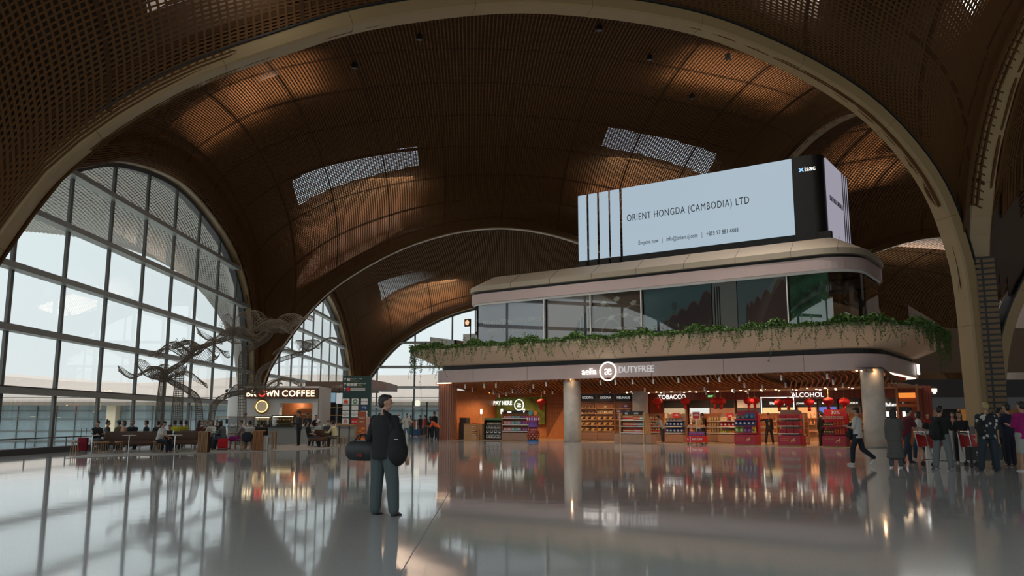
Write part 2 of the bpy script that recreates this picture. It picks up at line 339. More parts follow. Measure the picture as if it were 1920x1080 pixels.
def vault(name, V, spacing, seg, sky, power, slat='blade', warm_fill=(), **k):
    A, B = ribbon_grid(V, spacing, seg, **k)
    o = struct(A.build(name, slat)); B.build('seam', 'seam', o)
    r = roof_shell(V, sky).build('roof_panel', 'roof', o)
    if power: skylight_wells(V, sky, power)
    for a, b, ra, rb in warm_fill:      # opal entries: lamps added above the slats to give them a warm glow
        p = V.at(a, b); sx = np.linalg.norm(V.at(a+ra, b)-V.at(a-ra, b)); sy = np.linalg.norm(V.at(a, b+rb)-V.at(a, b-rb)); c = V.at(a, b)+np.array([0, 0, .55]); e1, e2 = V.at(a+.01, b)-V.at(a-.01, b), V.at(a, b+.01)-V.at(a, b-.01); nn = np.cross(e1, e2); nn *= -1 if nn[2] > 0 else 1
        l = area('warm_slat_fill', tuple(c), float(sx), 30*sx*sy, (1, .74, .55), target=tuple(c+nn), sy=float(sy))
        X = Vector(e1).normalized(); Zv = -Vector(nn).normalized(); Y = Zv.cross(X).normalized(); X = Y.cross(Zv); l.rotation_euler = Matrix((X, Y, Zv)).transposed().to_euler()
    return o
SKY_MAIN = [(.275, .765, .10, .026), (.71, .69, .09, .026), (.20, .44, .05, .02), (.74, .40, .05, .02)]
vault('ceiling', V_main, .2, 44, SKY_MAIN, 19, warm_fill=[(.27, .835, .10, .04), (.26, .915, .09, .035), (.71, .77, .10, .045), (.72, .86, .09, .04), (.15, .47, .06, .05), (.24, .44, .05, .05), (.72, .40, .07, .05), (.84, .42, .05, .05)])
vault('ceiling', V_cam, .27, 44, [(.29, .915, .04, .016), (.66, .915, .03, .014), (.86, .77, .02, .02), (.3, .35, .05, .05), (.7, .35, .05, .05)], 30, w=.085)
vault('ceiling', V_far, .25, 30, [(.3, .77, .10, .035), (.7, .77, .10, .035), (.3, .3, .06, .06), (.7, .3, .06, .03)], 24, warm_fill=[(.3, .86, .11, .06), (.7, .86, .11, .06)])
# the bay to the right of the main one, seen through its side arch
cG, cH = (56.0, 37.0), (55.0, 68.0)
A_nR, A_fR, A_rR = arch(cB, cG, 16.2), arch(cD, cH, 16.2), arch(cG, cH, 16.2)
V_right = Vault(cB, cG, cD, cH, A_nR, A_fR, A_right, A_rR, 2.5)
vault('ceiling', V_right, .34, 30, [(.3, .66, .06, .02), (.2, .4, .06, .02), (.7, .5, .06, .03)], 16, warm_fill=[(.22, .56, .06, .06), (.29, .66, .06, .05)], w=.12, h=.14, seam=18)
cI, cJ = (55.0, 102.0), (57.0, -4.0)
V_right2 = Vault(cD, cH, cF, cI, A_fR, arch(cF, cI, 16), A_right2, arch(cH, cI, 16), 2.5)
vault('ceiling', V_right2, .42, 24, [(.3, .5, .08, .1), (.6, .5, .08, .1)], 34, w=.14, seam=14)
V_rcam = Vault(cB0, cJ, cB, cG, arch(cB0, cJ, 16), A_nR, A_right0, arch(cJ, cG, 16), 2.5)
vault('ceiling', V_rcam, .3, 30, [(.3, .6, .04, .04)], 10, w=.1)
# outdoor canopy bays beyond the glazed left side
def out_bay(P, Q, Cn, Cf, A, hi):
    """an open canopy bay: two feet on the glazed wall, the outer edge held high"""
    h = lambda c, X: np.array([[c[0]+x*(X-c[0])/22, c[1], z] for x, z in ((0, 0), (.6, 0), (.9, 2.5), (1.6, 5.2), (3.2, 7.6), (5.2, 9.6), (8, 11.4), (12, 13.2), (17, 14.5), (22, 15.2))])
    V = Vault.__new__(Vault); e = lambda C_: smooth_curve(C_, 400)
    V.N, V.F = e(h(Cn, -42))[::-1].copy(), e(h(Cf, -42))[::-1].copy()
    V.W = e(np.array([[-42, Cn[1]+(Cf[1]-Cn[1])*k/6, 15.2+.5*math.sin(PI*k/6)] for k in range(7)])); V.R = e(np.vstack([[[*Cn, 0]], A, [[*Cf, 0]]])); V.R[:, 2] = np.clip(V.R[:, 2], 0, 99)
    V.c = [V.N[0], V.N[-1], V.F[0], V.F[-1]]; V.b = 1.5; V.K = 15.9
    V.len = [32, 55]; return V
V_out = out_bay(0, 0, cA, cC, A_left, 15); V_out2 = out_bay(0, 0, cC, cE, A_left2, 15)
A_oF = V_out.F[::-1][::40]; A_oM = V_out2.F[::-1][::40]
vault('ceiling', V_out, .36, 26, [], 0, slat='blade_daylit', w=.12, seam=9999)

def rib(name, A, w=.56, h=.5, m='rib', n=90, black=True, lift=0.0):
    """an arch tube with softened edges and a thin dark shadow gap on its back"""
    C_ = smooth_curve(A, n); t = np.gradient(C_, axis=0); t /= np.linalg.norm(t, axis=1, keepdims=True)
    ch = A[-1]-A[0]; ch[2] = 0; ch /= np.linalg.norm(ch); side = np.cross(ch, [0, 0, 1.]); nn = np.cross(side, t); nn[nn[:, 2] < 0] *= 1
    mid = A.mean(0); s = np.sign(((C_-mid)*nn).sum(1)[n//2]) or 1; nn = nn*s
    sec = [(-.5, .12), (-.5, .88), (-.42, 1), (.42, 1), (.5, .88), (.5, .12), (.42, 0), (-.42, 0)]; mb = MB(); k = len(sec)
    vs = [C_[i]+side*(a*w)+nn[i]*(b*h+lift) for i in range(n) for a, b in sec]
    mb.add(vs, [(i*k+j, i*k+(j+1) % k, (i+1)*k+(j+1) % k, (i+1)*k+j) for i in range(n-1) for j in range(k)]+[tuple(range(k)), tuple((n-1)*k+j for j in range(k))][::1])
    o = struct(mb.build(name, m))
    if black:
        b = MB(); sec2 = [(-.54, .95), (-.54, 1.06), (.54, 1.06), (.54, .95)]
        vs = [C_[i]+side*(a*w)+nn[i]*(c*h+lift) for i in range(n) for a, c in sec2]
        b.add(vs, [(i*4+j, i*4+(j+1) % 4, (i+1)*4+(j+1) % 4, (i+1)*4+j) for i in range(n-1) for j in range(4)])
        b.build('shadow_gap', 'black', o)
        j = MB()
        for i in range(4, n-4, 7):
            vs = [C_[i]+side*(a*w*1.012)+nn[i]*(c*h*1.0+(.004 if c > .5 else -.004)+lift)+t[i]*q for q in (-.006, .006) for a, c in sec]
            j.add(vs, [(q, (q+1) % k, k+(q+1) % k, k+q) for q in range(k)])
        j.build('panel_joint', 'seam', o)
    return o
def spandrel(A, off):
    """closing panel between a glazed arch and the roof edge above it"""
    C_ = smooth_curve(A, 60); off = np.array([*off, 0]); b = MB(); k = len(C_)
    b.add([tuple(c+off) for c in C_]+[tuple(c+off+np.array([0, 0, 2.6])) for c in C_], [(i, i+1, k+i+1, k+i) for i in range(k-1)]); struct(b.build('wall_spandrel', 'black'))
spandrel(A_end, (0, .35)); spandrel(A_left2, (-.4, 0)); spandrel(A_left, (-.4, 0))
n_ = 1
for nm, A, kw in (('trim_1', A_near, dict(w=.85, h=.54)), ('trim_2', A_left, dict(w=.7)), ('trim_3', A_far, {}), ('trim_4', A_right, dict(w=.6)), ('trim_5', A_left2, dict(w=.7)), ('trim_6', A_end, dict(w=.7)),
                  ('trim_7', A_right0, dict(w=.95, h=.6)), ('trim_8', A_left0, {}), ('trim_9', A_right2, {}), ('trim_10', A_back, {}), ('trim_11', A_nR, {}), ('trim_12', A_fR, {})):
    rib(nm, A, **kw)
# column core: the ladder of cross bars between the arch feet
for k, (c, dx, dy, rz_) in enumerate(((cA, .5, -.5, .3), (cB, -.06, -.5, -.52), (cC, .5, -.35, .3), (cE, .5, -.4, .3))):
    f = MB(); f.box((0, 0, 3.9), (.9, .3, 7.8)); o = struct(f.build('column', 'black', None, False, (c[0]+dx, c[1]+dy, 0), rz_)); m = MB()
    for i in range(35):
        for sx in (-.24, .24): m.box((sx, -.02, .15+i*.22), (.40, .34, .14))
    m.build('cross_bar', 'ladder', o)

# ---------------------------------------------------------------- floor and glazed walls
fl = MB(); fl.box((0, 45, -.1), (400, 240, .2)); 
f = MB(); x0, x1, y0, y1 = -19.9, 62, -20, 104
f.box(((x0+x1)/2, (y0+y1)/2, -.15), (x1-x0, y1-y0, .3)); floor = struct(f.build('floor', FLOOR))
j = MB()
p, q = G(748, 1080), G(835, 935); d_ = (q-p).normalized()
j.bar(p-d_*6+Vector((0, 0, .0005)), q+d_*60, .012, .001)
j.build('floor_joint', 'grey', floor)

def zat(A):
    C_ = smooth_curve(A, 400)
    return C_
def facade(name, A, axis, mull_pos, trans_z, outer, P, Q, m_t='mull_w'):
    """glazing that fills an arch: mullions, deep transoms and one pane of glass"""
    C_ = smooth_curve(A, 300); P = np.array(P, float); Q = np.array(Q, float); Ln = np.linalg.norm(Q-P); a = (Q-P)/Ln; nr = np.array([-a[1], a[0]])*outer
    u = (C_[:, :2]-P)@a; z = C_[:, 2]; half = np.argmax(z)
    ztop = lambda x: float(np.interp(x, u, z)) if u[0] < x < u[-1] else 0
    uL = lambda zz: float(np.interp(zz, z[:half], u[:half])); uR = lambda zz: float(np.interp(-zz, -z[half:], u[half:]))
    W3 = lambda x, zz, o=0: Vector((P[0]+a[0]*x+nr[0]*o, P[1]+a[1]*x+nr[1]*o, zz))
    fr = MB()
    o = MB()
    g = MB(); n = 60; us = np.linspace(u[0]+.05, u[-1]-.05, n)
    vs = [W3(x, 0, .3) for x in us]+[W3(x, ztop(x)+.3, .3) for x in us]; g.add(vs, [(i, i+1, n+i+1, n+i) for i in range(n-1)])
    root = struct(g.build(name, 'glass'))
    for x in mull_pos:
        if ztop(x) > 1: m = MB(); m.bar(W3(x, 0, .16), W3(x, ztop(x)+.2, .16), .2, .12, up=Vector((a[0], a[1], 0)).cross(Vector((0, 0, 1)))); m.build('mullion', 'mull', root)
    for zz in trans_z:
        l, r_ = uL(zz), uR(zz)
        m = MB(); m.bar(W3(l-.1, zz, -.02), W3(r_+.1, zz, -.02), .5, .24); m.build('transom', m_t, root)
        m = MB(); m.bar(W3(l-.1, zz+.15, .2), W3(r_+.1, zz+.15, .2), .2, .1); m.build('cover_cap', 'dgrey', root)
    # inner steel frame along the arch
    fo = MB(); k = 80; Cs = smooth_curve(A, k); t = np.gradient(Cs, axis=0); t /= np.linalg.norm(t, axis=1, keepdims=True)
    s3 = np.array([nr[0], nr[1], 0]); nn = np.cross(s3, t); nn *= np.sign(nn[k//2, 2]) or 1
    vs = [Cs[i]+s3*b+nn[i]*c for i in range(k) for b, c in ((.1, -.22), (.1, .1), (.5, .1), (.5, -.22))]
    fo.add(vs, [(i*4+q, i*4+(q+1) % 4, i*4+4+(q+1) % 4, i*4+4+q) for i in range(k-1) for q in range(4)]); fo.build('arch_frame', 'dgrey', root)
    return root
mp = [35.1-23.0+3.85*k for k in range(-4, 8)]
TZ = [2.45, 4.8, 7.15, 9.5, 11.9]
facade('window_1', A_left, 1, mp, TZ, 1, cA, cC)
facade('window_2', A_left2, 1, [3.85*k for k in range(1, 10)], TZ, 1, cC, cE)
facade('window_3', A_end, 0, [3.0+4.6*k for k in range(0, 8)], [2.75, 5.1, 7.6, 10.6], 1, cE, cF)
facade('window_4', A_left0, 1, [3.85*k for k in range(1, 10)], TZ, 1, cA0, cA)
# sill strip along the glazed left side
s = MB(); s.box((-19.35, 33, .12), (.55, 72, .24)); s2 = struct(s.build('baseboard_left', 'dgrey'))
s = MB(); s.box((-19.1, 33, .62), (.05, 72, .05)); 
for k in range(24): s.box((-19.1, 0+k*3, .42), (.04, .04, .4))
s.build('low_rail', 'mull', s2)
# solid wall far behind on the right side of the concourse and behind the viewer
s = MB(); s.box((62.5, 42, 9), (.6, 130, 18)); struct(s.build('wall_right', 'roof'))
s = MB(); s.box((38, 104.5, 9), (40, .6, 18)); struct(s.build('wall_far', 'seam'))

# ---------------------------------------------------------------- outside: the neighbouring wing and the ground
g = MB(); g.box((-10, 90, -4.1), (420, 330, .2)); s = struct(g.build('ground', mat('outdoor_ground', (.36, .37, .34), .9, noise=.2, nscale=.2)))
t = empty('terminal_wing', 'long pale-roofed terminal wing with glazed front standing outside beyond the windows', 'building', (0, 150, -4))
def wing():
    def z0(x): return 11.2+1.1*math.sin(x/26+1)+.5*math.sin(x/9)
    r = MB(); n = 70; xs = [-190+k*4 for k in range(n)]; prof = [(-6, 7.7), (-6.6, 8.3), (-4, 9.3), (2, .0), (10, .6)]
    vs = []
    for x in xs:
        zt = z0(x)+2.0
        vs += [(x, -6, 7.6), (x, -6.8, 8.2), (x, -5.5, 9.4), (x, -1, zt), (x, 12, zt+.6), (x, 12, 7.6)]
    r.add(vs, [(i*6+k, i*6+6+k, i*6+6+(k+1) % 6, i*6+(k+1) % 6) for i in range(n-1) for k in range(6)]); r.build('roof', mat('pale_membrane_roof', (.22, .18, .15), .7), t)
    b = MB(); b.box((-50, -6.9, 8.9), (276, .3, .12)); b.build('roof_line', 'dgrey', t)
    b = MB(); b.box((-50, 2, 3.8), (276, 8, 7.6)); b.build('glazed_front', mat('wing_glazing', (.17, .22, .24), .3, noise=.25, nscale=.15, spec=.4), t)
    b = MB()
    for k in range(80): b.box((-186+k*3.4, -2.15, 3.8), (.12, .2, 7.6))
    for z in (1.5, 3.2, 5.2, 6.6): b.box((-50, -2.15, z), (276, .22, .12 if z != 1.5 else .3))
    b.build('glazing_bar', 'mull', t)
    for k in range(9): b = MB(); b.box((-160+k*30, -3.2, 3.8), (1.6, 1.8, 7.6)); b.build('pier', mat('pale_stone_pier', (.5, .42, .3), .8), t)
wing()

# floodlights fixed under the crown of the main vault
fl_ = MB(); fl_.cyl((0, 0, -.28), .16, .26, 14); fl_.bar((0, 0, -.05), (0, 0, .12), .06); fx = fl_.build('vault_floodlight', 'black'); tag(fx, 'small black floodlight fixed under the crown of the vault', 'lamp', 'floodlights under the vault crown')
g_ = MB(); g_.cyl((0, 0, -.285), .13, .01, 14); g_.build('lens', 'dgrey', fx); fi = 0
for S_, T_ in ((.33, .2), (.33, .32), (.33, .44), (.40, .26), (.40, .38), (.56, .22), (.56, .34), (.62, .28), (.62, .4), (.69, .24), (.69, .36), (.69, .48)):
    p_ = V_main.at(S_, T_)-np.array([0, 0, .14])
    if fi: dup(fx, tuple(p_))
    else: fx.location = tuple(p_)
    fi += 1
    spot('floodlight', (p_[0], p_[1], p_[2]-.5), 380, (1, .93, .83), .12, 140)
    if fi in (1, 5, 8, 11): _t = L({1: 5, 5: 11, 8: 17, 11: 24}[fi], -3.0, 1.5); spot('pavilion_fill', (p_[0]+.5, p_[1], p_[2]-.5), 2300, (1, .92, .82), .15, 62, target=tuple(_t))  # extra spots added to brighten the pavilion front, without fixtures of their own
# ---------------------------------------------------------------- the two-storey retail pavilion (all of it in its own frame: x along the front, y inward)
pav = empty('retail_pavilion', 'two-storey shop pavilion with sand coloured planter ring and glazed upper floor', 'building', L(0, 0), PANG)
def rrect(x0, x1, y0, y1, r, n=8, rr=None):
    rr = rr or [r]*4; c = [(x0, y0, PI), (x1, y0, 1.5*PI), (x1, y1, 0), (x0, y1, .5*PI)]; out = []
    for k, (cx, cy, a) in enumerate(c):
        q = rr[k]; ox = cx+q*(1 if cx == x0 else -1); oy = cy+q*(1 if cy == y0 else -1)
        for i in range(n+1): b = a+PI/2*i/n; out.append((ox+q*math.cos(b), oy+q*math.sin(b)))
    return out
def loft(rings, name, m, parent, cap=False, smooth=False, close=True, flip=False):
    """rings: list of (outline, z) with equal point counts"""
    n = len(rings[0][0]); mb = MB(); vs = [(p[0], p[1], z) for o, z in rings for p in o]
    mb.add(vs, [(i*n+k, i*n+(k+1) % n, (i+1)*n+(k+1) % n, (i+1)*n+k) for i in range(len(rings)-1) for k in range(n if close else n-1)])
    if cap: mb.f += [tuple((len(rings)-1)*n+k for k in range(n)), tuple(range(n-1, -1, -1))]; mb.m += [0, 0]
    return mb.build(name, m, parent, smooth)
fo = lambda d, n=10: rrect(-.35-d, 27.75+d, -.95-d, 12.2+d, 0, n, [max(.2, 1.1+d), max(.2, 2.2+d), max(.2, 2.5+d), max(.2, 1+d)])
loft([(fo(-.35), 3.74), (fo(0), 3.74), (fo(0), 4.56), (fo(-.3), 4.56)], 'lower_fascia', 'pink', pav)
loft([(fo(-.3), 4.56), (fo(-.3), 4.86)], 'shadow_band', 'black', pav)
loft([(fo(-.28), 4.84), (fo(.05), 4.88), (fo(1.6), 5.55), (fo(1.78), 5.72), (fo(1.78), 5.92), (fo(1.5), 5.92), (fo(1.5), 5.7)], 'planter_soffit', 'beige', pav)
loft([(fo(1.5), 5.7), (fo(-5), 5.7)], 'planter_floor', 'offw', pav)
# joints in the rose fascia
j = MB()
for x in (3.2, 7.4, 11.6, 15.8, 20, 24.2): j.box((x, -.953, 4.15), (.015, .012, .82))
j.build('panel_joint', 'dgrey', pav)
go = lambda d, n=10: rrect(1.75-d, 26.75+d, .15-d, 8.2+d, 0, n, [1.4+d, 1.8+d, 3+d, 1.6+d])
loft([(go(0), 5.7), (go(0), 9.0)], 'upper_glass', 'glass_r', pav)
loft([(go(.05), 8.86), (go(.07), 8.86), (go(.07), 9.02), (go(.05), 9.02)], 'glass_head', 'white', pav)
loft([(go(-.1), 9.0), (go(.22), 9.0), (go(.22), 9.62), (go(-.1), 9.62)], 'upper_fascia', 'pink', pav)
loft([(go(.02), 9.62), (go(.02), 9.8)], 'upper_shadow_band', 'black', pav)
loft([(go(0), 9.79), (go(.32), 9.8), (go(.30), 10.12), (go(-1.3), 10.95), (go(-1.45), 10.95)], 'roof_cap', 'cap', pav)
loft([(go(-1.45), 10.95), (go(-3.6), 10.95)], 'roof_deck', 'grey', pav)
j = MB()
for x in (5.6, 8.6, 11.6, 14.6, 17.6, 20.6, 23.6, 26): j.bar((x, -.18, 9.82), (x, -.16, 10.12), .015); j.bar((x, -.155, 10.125), (x-.25, 1.45, 10.96), .015)
j.build('cap_joint', 'dgrey', pav)
# mullions of the upper glazing
GM = [3.9+.0, 7.9, 11.45, 14.85, 19.0, 23.3]
for x in (8.0, 11.35, 14.75, 23.25): m = MB(); m.box((x, .1, 7.35), (.06, .06, 3.1)); m.build('glazing_bar', 'white', pav)
# concrete columns: two in front, one behind, and the ribbed timber pier at the left corner
for (u, v) in ((10.12, -.1), (27.2, -.1), (12.35, 4.6)):
    c = MB(); c.cyl((u, v, 0), .53 if v < 1 else .5, 3.8, 40); struct(c.build('column', 'conc', None, True, L(0, 0), PANG))
    if v < 1: c = MB(); c.cyl((u, v, 0), .56, .04, 40); struct(c.build('column_base', 'grey', None, False, L(0, 0), PANG))
pier = MB()
for k in range(26): a = k/26*2*PI; pier.box((.35+.62*math.cos(a), -.02+.5*math.sin(a), 1.9), (.09, .09, 3.8), rz=a)
pier.cyl((.35, -.02, 0), .5, 3.8, 24); struct(pier.build('column_ribbed', mat('rose_timber', (.34, .15, .10), .5), None, False, L(0, 0), PANG))
# slatted wavy ceiling that drops towards the back, then the flat ceiling over the shop
sl = MB(); bk = MB()
for k in range(92):
    x0 = -.4+k*.31; pts = []
    for i in range(11):
        t = i/10; y = -.75+5.4*t; x = x0+.55*math.sin(t*PI*1.15+x0*.16)*(1 if x0 < 22 else -1); z = 3.72-.62*t*t*(3-2*t)*.95
        if -.2 < x < 27.7: pts.append((x, y, z))
    for p, q in zip(pts, pts[1:]): sl.bar(p, q, .06, .13)
sl.build('ceiling_slat', 'wood', pav)
bk.add([(-.1, -.7, 3.86), (27.8, -.7, 3.86), (27.8, 4.8, 3.3), (-.1, 4.8, 3.3)], [(0, 1, 2, 3)]); bk.build('ceiling_void', 'black', pav)
c = MB(); c.box((13.9, 8.6, 3.2), (27.9, 8.0, .12)); c.build('shop_ceiling', 'ceil', pav)
c = MB()
for p, q in (((26.6, -.62, 3.72), (27.5, .1, 3.72)), ((27.5, .1, 3.72), (27.5, 10, 3.72)), ((27.5, 10, 3.72), (25, 12, 3.72)), ((.0, -.7, 3.72), (1.2, -.78, 3.72))): c.bar(p, q, .12, .05)
c.build('light_strip', 'strip', pav)
# inner walls
def diag_panel(name, x, y, w, h, rz, par):
    """timber wall of boards that change direction along diagonals"""
    o = MB(); o.box((0, .03, h/2), (w, .04, h)); b = struct(o.build(name, 'wood', None, loc=L(x, y, 0), rz=rz+PANG))
    g = MB(); s = .09; n = int(h/s)
    cx = w*.5
    for k in range(1, n):
        z = k*s; half = cx*(z/h); g.box((-w/2+half/2+.0, 0, z), (max(.02, half), .014, .018)) if k % 1 == 0 else None
        g.box((w/2-half/2, 0, h-z), (max(.02, half), .014, .018))
    for k in range(1, int(w/s)):
        x_ = -w/2+k*s; f_ = k*s/w; z1 = h*min(1, 2*f_) if f_ < .5 else h
        lo = h*min(1., 2*(k*s)/w) if f_ < .5 else 0; hi = h if f_ < .5 else h*(1-(2*f_-1))
        if hi-lo > .05: g.box((x_, 0, (lo+hi)/2), (.018, .014, hi-lo))
    g.build('board_joint', mat('board_joint', (.12, .04, .015), .8), b); return b
diag_panel('wall_end', .15, 3.0, 5.6, 3.3, PI/2+PI, pav)
diag_panel('wall_boarded', 6.75, 5.7, 4.4, 3.3, 0, pav)
m = MB(); m.box((2.45, 5.6, 1.95), (4.15, .1, 1.9)); struct(m.build('wall_moss', 'moss', None, False, L(0, 0), PANG))
m = MB(); m.box((4.3, 5.82, 1.65), (8.2, .03, 3.3)); struct(m.build('wall_infill', 'wood', None, False, L(0, 0), PANG))
m = MB(); m.box((9.05, 7.95, 1.65), (.12, 4.3, 3.3)); m.box((18.6, 10.3, 1.65), (19.4, .12, 3.3)); struct(m.build('wall_rear', 'redwall', None, False, L(0, 0), PANG))
m = MB(); m.box((13.9, 6.0, .008), (27.6, 12.6, .016)); m.build('shop_floor', mat('shop_floor', (.42, .31, .21), .18, spec=.7), None, False, L(0, 0), PANG).__setitem__('kind', 'structure')
m = MB(); m.box((26.3, 10.2, 1.65), (3.0, .12, 3.3)); m.box((15, 10.4, 4.2), (24, .2, 1.2)); struct(m.build('wall_side', 'redwall', None, False, L(0, 0), PANG))
# glass rail with its posts on the terrace
loft([(fo(1.1, 10)[20:] + fo(1.1, 10)[:1], 5.7), (fo(1.1, 10)[20:]+fo(1.1, 10)[:1], 7.0)], 'terrace_rail', 'glass_c', pav, close=False)
# white room and soffit seen inside the upper floor
m = MB(); m.box((14, 4.2, 5.74), (21, 7, .04)); m.box((14, 4.2, 9.05), (21, 7, .1)); m.build('upper_floor_slab', 'dgrey', pav)
m = MB(); m.box((14, 2.6, 7.4), (20.0, .1, 3.2)); m.build('inner_partition', mat('dark_partition', (.09, .085, .085), .8), pav)
# warm lamps of the shop, hung in its ceiling
for u, v, p in ((1.3, 3.4, 90), (2.6, 4.4, 70), (7.4, 4.6, 80), (1.6, 1.6, 60), (4.2, 3.6, 70), (6.6, 1.2, 60), (8.2, 3.4, 50), (9.6, 1.2, 50), (11.0, 2.6, 60), (13.4, .2, 70), (15.2, .4, 60), (16.2, 3.6, 60), (18.2, 1.0, 70), (20.2, .2, 70), (20.4, 4.2, 70), (22.4, -.1, 70), (24.0, 3.6, 70), (24.6, .0, 70), (26, 3.4, 60), (12.5, 8.2, 70), (14.8, 8.2, 70), (17.0, 8.2, 70), (19.2, 8.2, 70), (21.4, 8.2, 70), (23.6, 8.2, 70), (25.6, 8.0, 60), (13.8, 6, 50), (18.6, 6, 50), (22.6, 6, 50)):
    q = L(u, v, 2.98 if v > 4 else 3.15); spot('shop_downlight', tuple(q), p*2.9, (1, .60, .32), .07, 150)
for x in (10.12, 27.2): q = L(x+.3, -.75, 3.7); point('column_spot', tuple(q), 5, WARM, .05)
# ---------------------------------------------------------------- shop goods: one item of each kind, copied into rows
def ULm(u, v, z=0): return L(u, v, z)
def item_bottle(name, m, h, r, capm='black', band=None, label=None, cat='bottle'):
    e = MB(); e.lathe((0, 0, 0), [(r*.9, 0), (r, .01), (r, h*.6), (r*.45, h*.75), (r*.35, h*.92), (r*.35, h)], 10); o = e.build(name, m, None, True)
    return o
ITEMS = {}
def proto(kind, m1, m2, w, d, h):
    """goods: can, box, pouch, bottle, tin, bag - each with its own body and a printed part"""
    key = (kind, m1, m2, w, d, h)
    if key in ITEMS: return ITEMS[key]
    b = MB()
    if kind == 'can':
        b.lathe((0, 0, 0), [(w*.46, 0), (w*.5, .012), (w*.5, h*.3)], 12, 0); b.lathe((0, 0, h*.3), [(w*.501, 0), (w*.501, h*.4)], 12, 1); b.lathe((0, 0, h*.7), [(w*.5, 0), (w*.5, h*.27), (w*.44, h*.3)], 12, 0)
    elif kind == 'bottle':
        b.lathe((0, 0, 0), [(w*.46, 0), (w*.5, .01), (w*.5, h*.55), (w*.2, h*.72), (w*.17, h*.97), (w*.19, h)], 10, 0); b.lathe((0, 0, h*.18), [(w*.505, 0), (w*.505, h*.26)], 10, 1)
    elif kind == 'box':
        b.box((0, 0, h/2), (w, d, h), 0); b.box((0, -d/2, h*.5), (w*.62, .006, h*.4), 1); b.box((0, -d/2, h*.86), (w*.9, .005, h*.06), 1)
    elif kind == 'pouch':
        vs = []; 
        for z, q in ((0, 1), (h*.1, 1.05), (h*.45, .95), (h*.82, .3), (h, .06)): vs += [(-w/2, -d/2*q, z), (0, -d/2*q*1.25, z), (w/2, -d/2*q, z), (w/2, d/2*q, z), (0, d/2*q*1.25, z), (-w/2, d/2*q, z)]
        b.add(vs, [(i*6+k, i*6+(k+1) % 6, i*6+6+(k+1) % 6, i*6+6+k) for i in range(4) for k in range(6)]+[(24, 25, 26, 27, 28, 29), (5, 4, 3, 2, 1, 0)]); b.lathe((0, -d*.6, h*.42), [(w*.28, -.0), (w*.28, .004)], 12, 1, 1, 1)
        b.v[-24:] = [(x, -d*.62-(z-h*.42)*.2-.006*(i >= 12), h*.42+(y+d*.6)) for i, (x, y, z) in enumerate(b.v[-24:])]
    elif kind == 'tin':
        b.lathe((0, 0, 0), [(w*.5, 0), (w*.5, h*.8), (w*.52, h*.8), (w*.52, h)], 14, 0); b.lathe((0, 0, h*.2), [(w*.505, 0), (w*.505, h*.4)], 14, 1)
    elif kind == 'bag':     # open gift pack shaped like a wedge
        b.add([(-w/2, -d/2, 0), (w/2, -d/2, 0), (w/2, d/2, 0), (-w/2, d/2, 0), (-w/2, -d/2, h), (w/2, -d/2, h*.95), (w/2, d/2, h), (-w/2, d/2, h)], [(3, 2, 1, 0), (0, 1, 5, 4), (1, 2, 6, 5), (2, 3, 7, 6), (3, 0, 4, 7), (4, 5, 6, 7)]); b.add([(-w*.1, -d/2-.004, h*.05), (w*.48, -d/2-.004, h*.05), (w*.48, -d/2-.004, h*.85)], [(0, 1, 2)], 1)
    me = bpy.data.meshes.new(kind); me.from_pydata(b.v, [], b.f); me.materials.append(M[m1]); me.materials.append(M[m2]); me.polygons.foreach_set('material_index', b.m); me.update()
    ITEMS[key] = me; return me
def row(name, kind, m1, m2, w, d, h, n, u0, u1, v, z, label, cat, group, rz=PANG, frame=None):
    """n goods side by side on one shelf; each one is its own object"""
    me = proto(kind, m1, m2, w, d, h)
    for i in range(n):
        u = u0+(u1-u0)*(i/(n-1) if n > 1 else .5); o = bpy.data.objects.new(name, me); COL.objects.link(o)
        o.location = frame(u, v, z+.007) if frame else L(u, v, z+.007); o.rotation_euler.z = rz+random.uniform(-.04, .04)
        tag(o, label, cat, group)
def gondola(name, label, cat, u, v, w, d, h, shelves, mats=('woodp', 'woodp'), base=.42, rz=PANG, loc=None, back=True, side=False, post=None, top=None, lipm='offw', round_top=0, basem=None):
    """display unit: plinth, back board, shelves with price rails; local x across, front at y=0"""
    e = empty(name, label, cat, loc or L(u, v, 0), rz)
    b = MB(); b.box((0, d/2, base/2+.03), (w, d, base-.06)); b.build('plinth', basem or mats[0], e); b = MB(); b.box((0, d/2+.02, .03), (w-.02, d-.06, .06)); b.build('kick_board', 'woodl', e)
    if back:
        b = MB(); r = round_top; pts = [(-w/2, base), (w/2, base), (w/2, h-r)]+[(w/2-r+r*math.cos(a), h-r+r*math.sin(a)) for a in [PI/2*k/6 for k in range(7)]]+[(-w/2, h)] if r else [(-w/2, base), (w/2, base), (w/2, h), (-w/2, h)]
        n = len(pts); y0, y1 = d*.62, d*.62+.05
        b.add([(x, y0, z) for x, z in pts]+[(x, y1, z) for x, z in pts], [tuple(range(n)), tuple(range(2*n-1, n-1, -1))]+[(i, n+i, n+(i+1) % n, (i+1) % n) for i in range(n)]); b.build('back_board', mats[1], e)
        b = MB(); b.box((0, d*.85, (base+h)/2-.1), (w*.98, d*.28, h-base-.25)); b.build('rear_unit', mats[1], e)
    if side:
        for sgn in (-1, 1): b = MB(); b.box((sgn*(w/2-.02), d*.32, (h+base)/2), (.04, d*.62, h-base)); b.build('side_panel', mats[1], e)
    if post:
        for sgn in (-1, 1): b = MB(); b.box((sgn*post, -.02, h/2), (.05, .05, h)); b.build('corner_post', 'woodl', e)
    for z in shelves:
        b = MB(); b.box((0, d*.3, z-.015), (w-.06, d*.6, .03)); s = b.build('shelf', mats[1], e)
        b = MB(); b.box((0, -.005, z-.02), (w-.08, .015, .05)); b.build('price_rail', lipm, s)
    if top: b = MB(); b.box((0, d*.2, h-.02), (w*top, .1, .2)); b.build('header', 'black', e)
    return e
